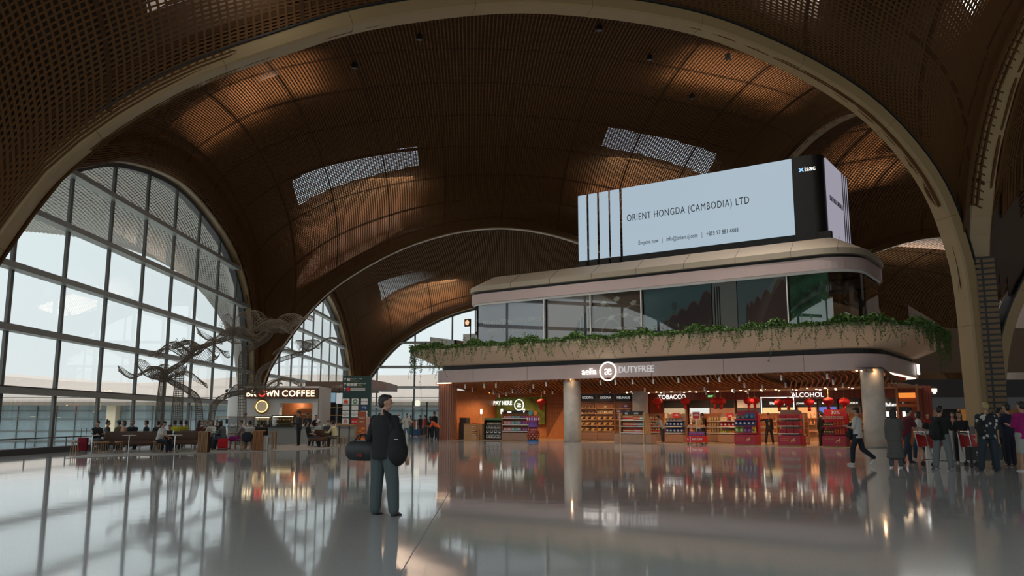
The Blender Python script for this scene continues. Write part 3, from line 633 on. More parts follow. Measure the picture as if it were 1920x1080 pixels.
def sign_txt(e, s, size, x, y, z, m='white', bold=.01, align='CENTER', name='lettering'): return text(name, s, size, (x, y, z), tdir(0), m, e, .004, bold, align)
def horse(e, x, y, z, s, m='gold'):
    """prancing horse print"""
    P_ = [(-.5, .1), (-.42, .3), (-.2, .36), (.05, .34), (.2, .55), (.3, .78), (.42, .74), (.58, .6), (.52, .52), (.4, .56), (.36, .38), (.34, .2), (.55, .12), (.6, -.05), (.5, -.02), (.46, .06), (.26, .02), (.2, -.1), (.34, -.3), (.3, -.5), (.22, -.3), (.08, -.06), (-.2, 0), (-.3, -.2), (-.22, -.45), (-.32, -.48), (-.42, -.2), (-.4, .02), (-.52, -.3), (-.6, -.5), (-.66, -.46), (-.58, -.1)]
    b = MB(); n = len(P_); b.add([(x+a*s, y, z+c*s) for a, c in P_], [tuple(range(n))]); b.build('horse_print', m, e)

# display units along the shop front
e = gondola('can_display', 'pale oak display stand of red, cream and teal drink cans nearest the front', 'display stand', 14.62, -1.15, 1.62, .75, 1.72, [.62, .98, 1.32], ('woodp', 'woodl'), .52, side=True, post=.72, top=.78)
sign_txt(e, 'LINE', .13, .25, .04, 1.64); sign_txt(e, 'BEL', .13, -.35, .04, 1.64)
b = MB(); b.box((0, .37, .26), (2.3, .7, .5)); b.build('wide_plinth', 'woodp', e)
for z, g, nn in ((.62, 'lowest', 0), (.98, 'middle', 1), (1.32, 'top', 2)):
    cols = [('red', 'creme', 11), ('red', 'white', 5), ('red', 'creme', 4)] if nn == 0 else [('red', 'creme', 10), ('wine', 'white', 5), ('teal', 'white', 5)] if nn == 1 else [('creme', 'red', 10), ('red', 'gold', 6), ('teal', 'white', 4)]
    x = -.64
    for a, c, k in cols:
        w_ = k*.066; gq = f'{a} cans with {c} print on {g} shelf'; row('drink_can', 'can', a, c, .06, .06, .19, k, 14.62+x+.03, 14.62+x+w_-.03, -1.0, z, f'{ {"red":"red","wine":"dark red","teal":"teal","creme":"cream"}[a]} drink can with {c} print on the {g} shelf of the oak can stand', 'can', gq); x += w_
e = gondola('snack_display', 'oak island display stacked with dark blue snack pouches left of the sale cart', 'display stand', 15.9, 1.6, 1.15, .8, 1.66, [.58, .95, 1.28], ('woodp', 'woodp'), .48)
b = MB(); b.box((.05, .3, 1.58), (.42, .02, .3)); s = b.build('sale_card', 'red', e); text('lettering', '-30%', .14, (.05, .285, 1.55), tdir(0), 'white', s, .003, .01, 'CENTER')
for z, g in ((.58, 'lower'), (.95, 'upper')): row('snack_pouch', 'pouch', 'navy', 'white', .22, .14, .3, 5, 15.45, 16.35, 1.82, z, f'dark blue snack pouch on the {g} shelf beside the sale cart', 'snack pouch', f'blue pouches {g} shelf of the island display')
row('round_tin', 'tin', 'dgrey', 'grey', .17, .17, .12, 5, 15.5, 16.3, 1.8, 1.28, 'dark round tin on top of the blue pouch display', 'tin', 'dark tins above the blue pouches')
e = gondola('snack_display', 'oak display with cream boxes, red pouches and fruit tins right of the sale cart', 'display stand', 19.05, 2.0, 1.2, .8, 1.66, [.6, .95, 1.28], ('woodp', 'woodp'), .5)
b = MB(); b.box((.0, .3, 1.52), (.42, .02, .32)); s = b.build('sale_card', 'red', e); text('lettering', '-30%', .14, (.0, .285, 1.5), tdir(0), 'white', s, .003, .01, 'CENTER')
row('gift_box', 'box', 'creme', 'gold', .36, .22, .2, 2, 18.75, 19.35, 2.25, 1.28, 'cream gift box with dark ribbon on the top shelf', 'gift box', 'cream gift boxes top shelf')
row('snack_pouch', 'pouch', 'red', 'white', .2, .13, .26, 5, 18.6, 19.5, 2.2, .95, 'red snack pouch with white heart on middle shelf right of the sale cart', 'snack pouch', 'red pouches middle shelf')
row('fruit_candy_tin', 'tin', 'lime', 'yellow', .13, .13, .13, 4, 18.55, 18.95, 2.2, .6, 'green candy tin on the lowest shelf below the red pouches', 'tin', 'green candy tins')
row('fruit_candy_tin', 'tin', 'orange', 'yellow', .13, .13, .13, 4, 19.1, 19.55, 2.2, .6, 'orange candy tin on the lowest shelf below the red pouches', 'tin', 'orange candy tins')
e = gondola('new_year_display', 'wine red display with horse print stacked with blue and green snack bags', 'display stand', 20.85, -.6, 1.1, 1.0, 1.82, [.66, 1.02, 1.36], ('wine', 'wine'), .56, lipm='wine', side=False)
horse(e, .22, -.012, .3, .2); text('lettering', 'HAPPY NEW YEAR', .055, (-.45, -.01, .38), tdir(0), 'gold', e, .002); text('lettering', 'GOOD FORTUNE', .055, (-.45, -.01, .28), tdir(0), 'gold', e, .002)
row('snack_pouch', 'pouch', 'navy', 'white', .21, .14, .32, 5, 20.4, 21.3, -.38, 1.02, 'blue snack pouch on the middle shelf of the wine red display', 'snack pouch', 'blue pouches middle shelf wine red display')
row('snack_pouch', 'pouch', 'navy', 'teal', .24, .14, .33, 2, 20.98, 21.25, -.36, 1.36, 'blue snack pouch standing tall at the top of the wine red display', 'snack pouch', 'blue pouches on top')
row('snack_pouch', 'pouch', 'dgrey', 'grey', .22, .14, .2, 2, 20.5, 20.75, -.36, 1.36, 'dark grey pouch on the top shelf of the wine red display', 'snack pouch', 'grey pouches on top')
row('snack_pouch', 'pouch', 'lime', 'white', .22, .14, .32, 2, 20.42, 20.66, -.38, .66, 'lime green snack pouch at the lower left of the wine red display', 'snack pouch', 'green pouches')
row('snack_pouch', 'pouch', 'purple', 'pinkp', .2, .14, .3, 2, 20.88, 21.08, -.38, .66, 'purple snack pouch low on the wine red display', 'snack pouch', 'purple pouches')
row('snack_pouch', 'pouch', 'yellow', 'navy', .2, .14, .3, 1, 21.3, 21.3, -.38, .66, 'yellow snack pouch at the lower right of the wine red display', 'snack pouch', 'yellow pouch')
e = gondola('gift_display', 'taupe display of flat red gift boxes with wine red plinth and rounded top', 'display stand', 23.2, -.75, 1.12, 1.0, 1.84, [.66, 1.04, 1.4], ('wine', 'woodp'), .56, round_top=.25)
horse(e, .22, -.012, .3, .2); text('lettering', 'HAPPY NEW YEAR', .055, (-.45, -.01, .38), tdir(0), 'gold', e, .002); text('lettering', 'GOOD FORTUNE', .055, (-.45, -.01, .28), tdir(0), 'gold', e, .002)
for z, g in ((.66, 'lowest'), (1.04, 'middle'), (1.4, 'top')): row('gift_box', 'box', 'red', 'wine', .33, .25, .2, 3, 22.85, 23.6, -.45, z, f'flat red gift box on the {g} shelf of the taupe rounded display', 'gift box', f'red gift boxes {g} shelf')
e = gondola('chocolate_display', 'all red display with thirty percent sign beside the man in white shirt', 'display stand', 25.3, -.4, 1.12, 1.0, 1.86, [.66, 1.02, 1.38], ('wine', 'red'), .56, lipm='wine', round_top=.25)
horse(e, .22, -.012, .3, .2); text('lettering', 'HAPPY NEW YEAR', .055, (-.45, -.01, .38), tdir(0), 'gold', e, .002); text('lettering', '30%', .26, (.0, .6, 1.62), tdir(0), 'white', e, .003, .012, 'CENTER')
row('heart_box', 'box', 'creme', 'red', .13, .1, .13, 6, 24.85, 25.7, -.2, 1.38, 'small white heart box on the top shelf of the all red display', 'gift box', 'white heart boxes')
for z, g in ((.66, 'lower'), (1.02, 'upper')):
    row('chocolate_egg', 'bottle', 'dgreen', 'gold', .13, .13, .25, 4, 24.85, 25.22, -.2, z, f'dark green bottle on the {g} shelf at left of the all red display', 'bottle', f'green bottles {g} shelf'); row('chocolate_egg', 'bottle', 'orange', 'red', .12, .12, .24, 4, 25.36, 25.75, -.2, z, f'orange bottle on the {g} shelf at right of the all red display', 'bottle', f'orange bottles {g} shelf')
# sale cart
e = empty('sale_cart', 'small wheeled sale cart with red fifty percent off panel and price sign', 'cart', L(18.0, -.35), PANG)
b = MB(); b.box((0, .3, .28), (.98, .6, .32)); b.build('body', 'red', e); b = MB(); b.box((-.26, -.005, .28), (.03, .02, .32)); b.build('panel_divider', 'white', e)
text('lettering', '50% OFF', .16, (.14, -.02, .23), tdir(0), 'white', e, .003, .012, 'CENTER'); text('lettering', '%', .14, (-.39, -.02, .23), tdir(0), 'white', e, .003, .01, 'CENTER')
for x in (-.42, .42):
    for y in (.06, .54): b = MB(); b.cyl((x, y, .0), .05, .04, 12); b.bar((x, y, .04), (x, y, .12), .03); b.build('caster', 'black', e)
b = MB(); b.bar((0, .3, .4), (0, .3, 1.35), .05); b.box((0, .3, .93), (.9, .55, .03)); b.build('post_and_tray', 'offw', e)
b = MB(); b.box((0, .28, 1.56), (.44, .03, .42)); s = b.build('price_sign', 'white', e); b = MB(); b.box((0, .262, 1.56), (.36, .01, .34)); q = b.build('sign_face', 'red', s); text('lettering', '-50%', .15, (0, .254, 1.54), tdir(0), 'white', s, .003, .01, 'CENTER')
row('snack_pouch', 'pouch', 'purple', 'red', .16, .12, .22, 6, 17.68, 18.4, -.15, .46, 'purple snack pouch in the lower tray of the sale cart', 'snack pouch', 'purple pouches in the cart')
row('snack_box', 'box', 'orange', 'creme', .14, .2, .1, 6, 17.62, 18.4, -.1, .95, 'orange snack box in the upper tray of the sale cart', 'snack box', 'orange boxes in the cart')
# cashier side at the left
e = empty('cashier_desk', 'pale oak cashier desk at the left end of the shop', 'counter', L(1.95, .35), PANG)
b = MB(); b.box((.25, .35, .5), (1.5, .7, 1.0)); b.build('desk_body', 'woodl', e); b = MB(); b.box((.25, .35, 1.03), (1.56, .76, .05)); b.build('desk_top', 'woodl', e)
e = empty('grey_divider_panel', 'dark grey upright panel at the end of the cashier desk', 'panel', L(.98, .75), PANG); b = MB(); b.box((-.0, .3, .72), (.52, .5, 1.44)); b.build('panel', 'dgrey', e); b = MB(); b.box((-.36, .4, .55), (.14, .4, 1.1)); b.build('side_flap', 'black', e)
e = gondola('candy_rack', 'small rack of red and orange candy tubes against the cashier desk', 'display rack', 2.78, -.3, .42, .3, 1.08, [.38, .64, .88], ('woodl', 'woodl'), .3)
for z, g, c in ((.38, 'lowest', 'red'), (.64, 'middle', 'orange'), (.88, 'top', 'red')): row('candy_tube', 'can', c, 'gold', .055, .055, .2, 6, 2.62, 2.94, -.2, z, f'{c} candy tube on the {g} shelf of the cashier rack', 'candy tube', f'candy tubes {g} shelf')
e = gondola('pillow_display', 'black shelf unit with green top holding white boxed travel gear', 'display stand', 3.75, .45, 1.35, .6, 1.32, [.12, .45, .74, 1.0], ('black', 'black'), .1, lipm='black', side=True)
b = MB(); b.box((0, .3, 1.36), (1.35, .6, .12)); b.build('green_top', mat('sage_top', (.13, .27, .15), .6), e)
for z, n, g in ((.12, 5, 'lowest'), (.45, 4, 'second'), (.74, 5, 'third'), (1.0, 9, 'top')): row('white_box', 'box', 'white' if n < 9 else 'creme', 'dgrey', .19 if n < 9 else .11, .15, .24 if n < 9 else .13, n, 3.25, 4.25, .62, z, f'white printed box on the {g} shelf of the black unit', 'box', f'white boxes {g} shelf of black unit')
e = gondola('toiletry_display', 'wide oak shelf unit of small pink and blue packs before the pay desk', 'display stand', 5.95, -.15, 2.1, .7, 1.82, [.62, 1.02, 1.42], ('woodp', 'wood'), .5, side=True, top=.94)
text('lettering', '\u2665', .1, (.55, .08, 1.77), tdir(0), 'lit', e, .003); b = MB(); b.box((-.5, .08, 1.8), (.3, .01, .07)); b.build('lit_plate', 'lit', e)
for z, g in ((.62, 'lowest'), (1.02, 'middle'), (1.42, 'top')):
    for q, (c1, c2, a0, a1) in enumerate((('pinkp', 'white', 5.02, 5.55), ('teal', 'white', 5.65, 6.2), ('purple', 'pinkp', 6.3, 6.85))):
        cn = ('pink', 'teal', 'purple')[q]; row('toiletry_pack', 'box', c1, c2, .075, .08, .2 if g != 'top' else .12, 6, a0, a1, .0, z, f'{cn} toiletry pack on the {g} shelf of the wide oak unit', 'pack', f'{cn} packs {g} shelf of wide unit')
e = empty('candy_dispenser_stand', 'spinning candy stand with red dotted drum, blue foot and round signs', 'display stand', L(8.1, -1.35), PANG)
b = MB(); b.lathe((0, 0, 0), [(.36, 0), (.36, .1), (.2, .12)], 20); b.build('foot', mat('blue_foot', (.03, .13, .35), .4), e)
b = MB(); b.lathe((0, 0, .12), [(.3, 0), (.4, .2), (.36, .5), (.25, .72), (.2, .76)], 20); s = b.build('drum', mat('dark_red_drum', (.18, .01, .02), .4), e, True)
b = MB()
for r_ in range(5):
    zz = .2+r_*.13; rr = [.36, .41, .39, .35, .29][r_]
    for k in range(12): a = (k+r_*.5)/12*2*PI; b.ball((rr*math.cos(a), rr*math.sin(a), zz), .045, 8)
b.build('candy_balls', mat('caramel_ball', (.5, .22, .08), .4), e); b = MB(); b.lathe((0, 0, .88), [(.3, 0), (.3, .3), (.33, .3), (.33, .62), (.2, .64)], 20); b.build('upper_tray', 'purple', e)
for x, m_ in ((-.17, 'teal'), (.17, 'orange')): b = MB(); b.tube([(x, -.02, 1.72), (x, .01, 1.72)], .14, 20); b.build('round_sign', m_, e)
for k in range(14):
    a = k/14*2*PI; me = proto('can', 'red', 'white', .06, .06, .34); o = bpy.data.objects.new('candy_tube', me); COL.objects.link(o); o.location = L(8.1, -1.35, 1.2)+Vector((.36*math.cos(a), .36*math.sin(a), .0)); tag(o, 'tall candy tube around the spinning candy stand', 'candy tube', 'tubes around the candy stand')
e = gondola('cosmetic_rack', 'narrow rack of pink bottles beside the left round column', 'display rack', 9.2, 1.2, .5, .5, 1.4, [.56, .9, 1.16], ('woodp', 'woodp'), .46)
for z, g in ((.56, 'lower'), (.9, 'middle'), (1.16, 'top')): row('cosmetic_bottle', 'bottle', 'pinkp', 'white', .07, .07, .22, 5, 9.02, 9.38, 1.35, z, f'pink bottle on the {g} shelf of the narrow rack', 'bottle', f'pink bottles {g} shelf')
# tall chocolate wall: three bays, standing square to the viewer
for k, (nm, xx) in enumerate((('GODIVA', 4.85), ('GODIVA', 6.0), ('NEUHAUS', 7.15))):
    fr = lambda u, v, z, xx=xx: Vector((xx+u, 53.6+v, z))
    lab = ('tall oak chocolate bay nearest the round column', 'tall oak chocolate bay in the middle of the three', 'tall oak chocolate bay with shortest lettering beside rear column')[k]
    e = gondola('chocolate_bay', lab, 'shelf unit', 0, 0, 1.13, .45, 3.0, [.62, .98, 1.34, 1.72, 2.06], ('woodp', 'wood'), .52, rz=0, loc=(xx, 53.6, 0), side=True, lipm='woodl')
    b = MB(); b.box((0, -.02, 2.72), (1.08, .08, .46)); s = b.build('name_board', 'black', e); text('lettering', nm, .22, (0, -.07, 2.65), tdir(0), 'dim', s, .004, .005, 'CENTER', sx=.85)
    if k < 2:
        for z, g in ((.62, 'lowest'), (.98, 'second'), (1.34, 'third')): row('chocolate_bag', 'bag', 'gold', 'seam', .26, .12, .18, 3, -.36, .36, .12, z, f'gold wedge pack on the {g} shelf of the {("left", "middle")[k]} chocolate bay', 'chocolate pack', f'gold packs {g} shelf bay {("left", "middle")[k]}', 0, fr)
    if k == 0:
        for z, g in ((1.72, 'fourth'), (2.06, 'upper')): row('chocolate_box', 'box', 'black', 'gold', .17, .1, .1, 4, -.36, .36, .12, z, f'small black chocolate box on the {g} shelf of the left bay', 'chocolate box', f'black boxes {g} shelf', 0, fr)
    if k == 1: row('chocolate_tin', 'tin', 'gold', 'creme', .12, .12, .18, 8, -.45, .45, .12, 1.72, 'gold tin on the fourth shelf of the middle bay', 'tin', 'gold tins middle bay', 0, fr); row('gold_bow', 'tin', 'gold', 'creme', .18, .1, .18, 1, 0, 0, .12, 2.06, 'single gold tin on the upper shelf of the middle bay', 'tin', 'single gold tin', 0, fr)
    if k == 2:
        for z, g, n in ((2.06, 'upper', 1), (1.72, 'fourth', 2), (1.34, 'third', 3)): row('chocolate_box', 'box', 'purple', 'creme', .34 if n < 3 else .2, .1, .24, n, -.3 if n > 1 else 0, .3, .12, z, f'purple chocolate box on the {g} shelf of the right bay', 'chocolate box', f'purple boxes {g} shelf', 0, fr)
# brand bays along the rear wall
BR = [('', 12.5, 1.7, 'creme', 'orange'), ('', 14.3, 1.55, 'white', 'dgrey'), ('', 15.9, 1.7, 'red', 'creme'), ('', 17.65, 1.58, 'black', 'gold'), ('Hennessy', 19.55, 2.15, 'gold', 'black'), ('JOHNNIE MARTIN', 21.35, 1.25, 'orange', 'creme'), ('MARTELL', 22.6, 1.2, 'navy', 'gold'), ('GLENFIDDICH', 23.9, 1.3, 'amber', 'black'), ('MACALLAN', 25.3, 1.3, 'amber', 'red')]
for k, (nm, u, w, c1, c2) in enumerate(BR):
    v = 9.5; lab = ['backlit cream tobacco bay under the lit tobacco sign', 'white backlit tobacco bay with dark curved top panel', 'red carton tobacco bay hung with a lantern in front', 'dark bottle bay left of the gold framed cognac bay', 'gold framed cognac bay with bright shelves', 'orange backlit picture bay right of the cognac bay', 'dark bay with blue glowing picture on the rear wall', 'dark amber bottle bay below the lit alcohol sign', 'bottle bay at the far right of the rear wall'][k]
    e = empty('brand_bay', lab, 'shelf unit', L(u, v), PANG)
    b = MB(); b.box((0, .25, 1.3), (w-.05, .4, 2.6)); b.build('carcass', 'dgrey' if k in (3, 6, 7, 8) else 'woodp', e)
    b = MB(); b.box((0, .03, 2.35), (w-.1, .06, .5)); s = b.build('name_board', 'black' if k != 3 else 'white', e)
    if nm: text('lettering', nm, .26 if k == 4 else .15, (0, -.02, 2.28), tdir(0), 'lit', s, .004, .008, 'CENTER')
    if k in (1, 4, 5, 0): b = MB(); b.box((0, .03, 1.75), (w-.2, .04, .68)); b.build('backlit_panel', {1: glow('cool_panel', (.9, .95, .9), .8), 4: glow('gold_panel', (1, .7, .3), .9), 5: glow('orange_panel', (1, .42, .15), .9), 0: glow('cream_panel', (1, .75, .45), .45)}[k], e)
    if k == 6: b = MB(); b.box((0, .03, 1.75), (w-.2, .04, .7)); b.build('glowing_picture', glow('blue_picture', (.12, .2, .7), .8), e)
    if k == 4:
        for a in (-1, 1): b = MB(); b.box((a*(w/2-.05), -.04, 1.5), (.05, .05, 2.5)); b.build('lit_frame', 'lit', e)
        b = MB(); b.box((0, -.04, 2.72), (w, .05, .05)); b.build('lit_frame', 'lit', e)
    for z in (1.42, 1.02, .6): b = MB(); b.box((0, -.02, z), (w-.12, .22, .03)); b.build('shelf', 'woodl', e)
    kind = 'bottle' if k in (3, 7, 8, 5) else 'box'; n = int((w-.3)/.16)
    for z, g in ((1.435, 'upper'), (1.035, 'middle')): row('bottle' if kind == 'bottle' else 'carton', kind, c1, c2, .1, .1, .3, n, u-w/2+.18, u+w/2-.18, v-.04, z, f'{"bottle" if kind=="bottle" else "carton"} on the {g} shelf, {lab.split(" with")[0].split(" under")[0].split(" hung")[0].split(" right of")[0].split(" left of")[0]}', kind, f'goods {g} shelf of rear bay {"abcdefghi"[k]}')
e = empty('department_sign', 'white lit tobacco lettering half hidden by the rear column', 'sign', L(12.3, 9.6, 2.72), PANG); text('lettering', 'TOBACCO', .42, (0, 0, 0), tdir(0), 'lit', e, .02, .002, 'CENTER')
e = empty('department_sign', 'white lit alcohol lettering on the rear wall behind red lanterns', 'sign', L(21.4, 9.6, 2.72), PANG); text('lettering', 'ALCOHOL', .42, (0, 0, 0), tdir(0), 'lit', e, .02, .002, 'CENTER')
e = empty('brand_sign', 'white lit script sign on the rear wall next to the right column', 'sign', L(26.6, 8.6, 2.1), PANG); b = MB(); b.box((0, .1, .1), (1.6, .1, .8)); b.build('board', 'black', e); text('lettering', "Ballantine's", .3, (0, 0, 0), tdir(0), 'lit', e, .01, .012, 'CENTER', sx=.8)
for k, x in enumerate((-.45, 0, .45)): b = MB(); b.box((x, .02, -.45), (.16, .1, .3)); b.build('lit_bottle_niche', 'lit', e)
# more islands of goods deeper in the shop
deep = [(13.2, 4.2, 'creme', 'red'), (17.4, 4.6, 'gold', 'creme'), (21.9, 4.4, 'amber', 'gold'), (24.4, 3.2, 'creme', 'gold'), (22.6, 2.2, 'gold', 'orange'), (25.2, 6.0, 'amber', 'creme'), (15.6, 6.2, 'orange', 'creme'), (19.8, 6.4, 'gold', 'red'), (26.0, 2.6, 'amber', 'gold')]
for k, (u, v, c1, c2) in enumerate(deep):
    lab = ['behind the can stand', 'behind the sale cart', 'behind the woman in black suit', 'behind the red gift boxes', 'directly behind the suited woman', 'deep in the right corner', 'deep behind the blue pouches', 'deep below the cognac bay', 'behind the all red display'][k]
    e = gondola('goods_island', f'oak goods island standing {lab}', 'display stand', u, v, 1.3, .7, 1.7, [.55, .9, 1.25], ('woodp', 'wood'), .45)
    for z, g in ((.55, 'low'), (.9, 'middle'), (1.25, 'top')): row('carton' if k % 2 else 'bottle', 'box' if k % 2 else 'bottle', c1, c2, .13, .12, .26, 7, u-.5, u+.5, v+.15, z, f'{"carton" if k%2 else "bottle"} on the {g} shelf of the island {lab}', 'carton' if k % 2 else 'bottle', f'goods on the {g} shelf {lab}')
# lit signs on the pay wall
e = empty('pay_sign', 'white lit PAY HERE lettering on the moss wall', 'sign', L(.2, 5.4, 2.36), PANG); o = text('lettering', 'PAY HERE', .42, (0, 0, 0), tdir(0), 'lit', e, .02, .004); bpy.context.view_layer.update(); o.scale[0] = 1.62/o.dimensions.x
def ae_logo(e, x, y, z, R, m='lit', th=.012):
    b = MB(); b.tube([(x+R*math.cos(a), y, z+R*math.sin(a)) for a in [2*PI*k/40 for k in range(41)]], R*.09, 8, cap=False); b.build('ring', m, e)
    text('lettering', '\u00e6', R*1.5, (x, y, z-R*.38), tdir(0), m, e, .01, .004, 'CENTER')
e = empty('shop_logo_sign', 'white lit round logo with small shop name on the moss wall', 'sign', L(2.45, 5.4, 2.1), PANG); ae_logo(e, 0, 0, .25, .38); text('lettering', 'aelia', .38, (0, 0, -.42), tdir(0), 'lit', e, .02, .01, 'CENTER')
e = empty('shop_fascia_sign', 'white lit duty free lettering with round logo on the rose fascia', 'sign', L(13.1, -1.05, 4.15), PANG)
text('lettering', 'aelia', .56, (-1.25, 0, -.2), tdir(0), 'lit', e, .03, .005, 'CENTER'); ae_logo(e, 0, 0, -.05, .52, 'lit'); text('lettering', 'DUTYFREE', .52, (.68, 0, -.16), tdir(0), glow('dim_letters', (1, 1, 1), .5), e, .03, .003, sx=.9)
for k, u in enumerate((1.2, 2.95, 4.75)):
    e = empty('till_marker', ('lit till number marker at the left end of the desk', 'lit till number marker below the pay sign', 'lit till number marker beside the red lantern')[k], 'sign', L(u+.0, 2.6, 0.0), PANG)
    b = MB(); b.box((0, 0, .87), (.02, .02, 1.74)); b.build('stem', 'white', e); b = MB(); b.box((0, 0, 1.87), (.17, .05, .34)); b.build('lit_plate', 'lit', e); text('lettering', str(k+1), .2, (0, -.03, 1.81), tdir(0), 'grey', e, .002, .01, 'CENTER')
for k, (u, v, z, h) in enumerate(((9.0, 5.3, 2.75, 0), (15.4, 8.8, 2.85, 0))):
    e = empty('exit_sign', ('green exit sign on the timber wall left of the round column', 'green exit sign above the rear tobacco shelves')[k], 'sign', L(u, v, z), PANG); b = MB(); b.box((0, 0, 0), (.5, .06, .2)); b.build('housing', glow('exit_green', (.02, .12, .03), .5), e); text('lettering', 'EXIT', .16, (0, -.035, -.06), tdir(0), glow('exit_letters', (.5, .9, .35), 1.5), e, .002, .01, 'CENTER')
# cylinder spot lamps under the slatted ceiling
sp = MB(); sp.cyl((0, 0, -.36), .055, .26, 14); s0 = sp.build('pendant_spot', 'white', None, True); b = MB(); b.cyl((0, 0, -.365), .045, .01, 12); b.build('lens', glow('lens_glow', (1, .8, .6), 2), s0); b = MB(); b.bar((0, 0, -.1), (0, 0, .06), .012); b.build('cord', 'black', s0)
tag(s0, 'white cylinder spot lamp hanging under the slatted timber ceiling', 'lamp', 'cylinder spots under the slatted ceiling')
PX_ = [(886, 730), (908, 722), (925, 735), (936, 741), (930, 719), (961, 733), (994, 732), (1000, 724), (1021, 734), (1024, 715), (1036, 735), (1065, 742), (949, 738), (1154, 713), (1126, 713), (1186, 713), (1225, 711), (1272, 711), (1209, 730), (1245, 735), (1276, 735), (1327, 710), (1321, 728), (1349, 709), (1386, 707), (1396, 722), (1376, 732), (1429, 725), (1465, 706), (1473, 722), (1484, 732), (1551, 704), (1562, 716), (1580, 722), (1324, 735), (1402, 733), (872, 722), (848, 727)]
first = True; spot0 = s0
for x, y in PX_:
    # height of the ceiling falls from 3.7 to 3.1 towards the back: walk inwards until the lamp matches
    best = None
    for q in range(60):
        v = -.6+q*.1; zc = 3.72-.6*min(1, max(0, (v+.75)/5.4))**1.6; u, z = onv(x, y, v)
        dd = abs((z+.23)-zc)
        if best is None or dd < best[0]: best = (dd, u, v, zc)
    _, u, v, zc = best
    if u < .2 or u > 27.3: continue
    if first: s0.location = L(u, v, zc); first = False
    else: dup(s0, L(u, v, zc))
# round ceiling spots of the flat ceiling, and red lanterns
b = MB(); b.cyl((0, 0, -.03), .06, .03, 12); s1 = b.build('recessed_downlight', 'lamp'); tag(s1, 'small round downlight glowing in the flat shop ceiling', 'lamp', 'downlights in the flat shop ceiling'); s1.location = L(11, 6, 3.14); n0 = 0
for u in np.arange(9.8, 27, 1.15):
    for v in (5.6, 7.2, 8.8): dup(s1, L(float(u)+random.uniform(-.3, .3), v+random.uniform(-.3, .3), 3.14))
def lantern(u, v, z, label):
    e = empty('red_lantern', label, 'lantern', L(u, v, z), PANG, 'red lanterns in the shop')
    b = MB(); prof = [(.06, -.17), (.18, -.145), (.27, -.08), (.3, 0), (.27, .08), (.18, .145), (.06, .17)]; n = 32
    b.lathe((0, 0, 0), [(r_, z_*1.15) for r_, z_ in prof], n); b.build('body', 'lantern', e, True)
    b = MB(); b.cyl((0, 0, .19), .06, .03, 14); b.bar((0, 0, .2), (0, 0, max(.3, 3.12-z)), .012); b.build('cap_and_cord', 'gold', e)
    b = MB(); b.cyl((0, 0, -.5), .085, .28, 16); b.cyl((0, 0, -.22), .06, .04, 12); b.build('tassel', 'lantern', e, True)
LN = [(1015, 754, 1.4, 'beside the pay wall, left of the round column'), (1233, 752, 5.5, 'in front of the tobacco shelves, just right of the rear column'), (1285, 752, 5.5, 'before the red carton bay'), (1341, 751, 4.4, 'left one of the pair before the dark bottles'), (1352, 752, 5.8, 'right one of the pair before the dark bottles'), (1404, 752, 4.4, 'left one of the pair at the cognac bay'), (1415, 751, 5.8, 'right one of the pair at the cognac bay'), (1461, 755, 4.8, 'just left below the alcohol sign'), (1478, 752, 4.0, 'covering the middle of the alcohol sign'), (1517, 754, 4.2, 'right of the alcohol sign'), (1553, 752, 3.8, 'above the all red display'), (1583, 753, 4.2, 'nearest the right round column')]
for x, y, v, s in LN:
    u, z = onv(x, y, v); lantern(u, v, min(z, 2.75), 'red silk lantern hanging '+s)
# ---------------------------------------------------------------- lit advertising screen on the pavilion roof
e = empty('led_billboard', 'large two-sided lit advertising screen standing on the pavilion roof', 'billboard', L(0, 0), PANG)
def fit(o, w):
    bpy.context.view_layer.update(); d = o.dimensions.x
    if d > 1e-4: o.scale = (o.scale[0]*w/d, 1, 1)
    return o
z0, z1 = 11.45, 15.8
b = MB(); b.box((18.0, 2.02, 13.62), (10.62, .1, z1-z0)); scr = b.build('main_screen', 'screen', e)
for k, (a, c) in enumerate(((9.5, 10.08), (10.28, 10.86), (11.06, 11.68), (11.85, 12.47))):
    b = MB(); b.box(((a+c)/2, 2.02, 13.62), (c-a, .1, z1-z0)); b.build('screen_strip', 'screen', e)
    b = MB(); b.box(((a+c)/2, 2.12, 11.2), (c-a, .3, .5)); b.build('strip_foot', 'black', e)
b = MB(); b.box((18.9, 2.2, 11.2), (12.6, .32, .5)); b.build('base_beam', 'black', e)
b = MB(); b.prism(rrect(23.3, 24.88, 2.0, 3.6, 0, 8, [.02, .55, .1, .02]), 10.95, 15.86); b.build('corner_cover', 'black', e)
b = MB(); b.box((24.9, 5.4, 13.62), (.1, 5.1, z1-z0)); ss = b.build('side_screen', 'screen2', e)
for k in range(4): b = MB(); b.box((24.96, 6.45+k*.45, 13.62), (.03, .13, z1-z0-.05)); b.build('dark_stripe', 'black', e)
b = MB()
for x in np.arange(9.8, 12.7, .72):
    b.bar((x, 2.5, 11), (x, 2.5, 15.7), .06)
    for k in range(8): b.bar((x, 2.5, 11.2+k*.55), (min(x+.72, 12.7), 2.5, 11.75+k*.55), .04); b.bar((x, 2.5, 11.2+k*.55), (min(x+.72, 12.7), 2.5, 11.2+k*.55), .04)
b.build('steel_lattice', 'black', e)
b = MB(); b.box((18, 2.5, 13.6), (10.5, .5, 4.2)); b.box((24.6, 5.6, 13.6), (.3, 4.6, 4.2)); b.build('screen_backing', 'black', e)
fit(text('lettering', 'ORIENT HONGDA (CAMBODIA) LTD', .62, (13.01, 1.96, 13.6), tdir(0), 'ink', e, .004, 0, sp=1.15), 7.8)
fit(text('lettering', 'Enquire now   |   info@orientzj.com   |   +855 97 881 4888', .36, (13.77, 1.96, 12.02), tdir(0), 'ink', e, .004, 0), 6.33)
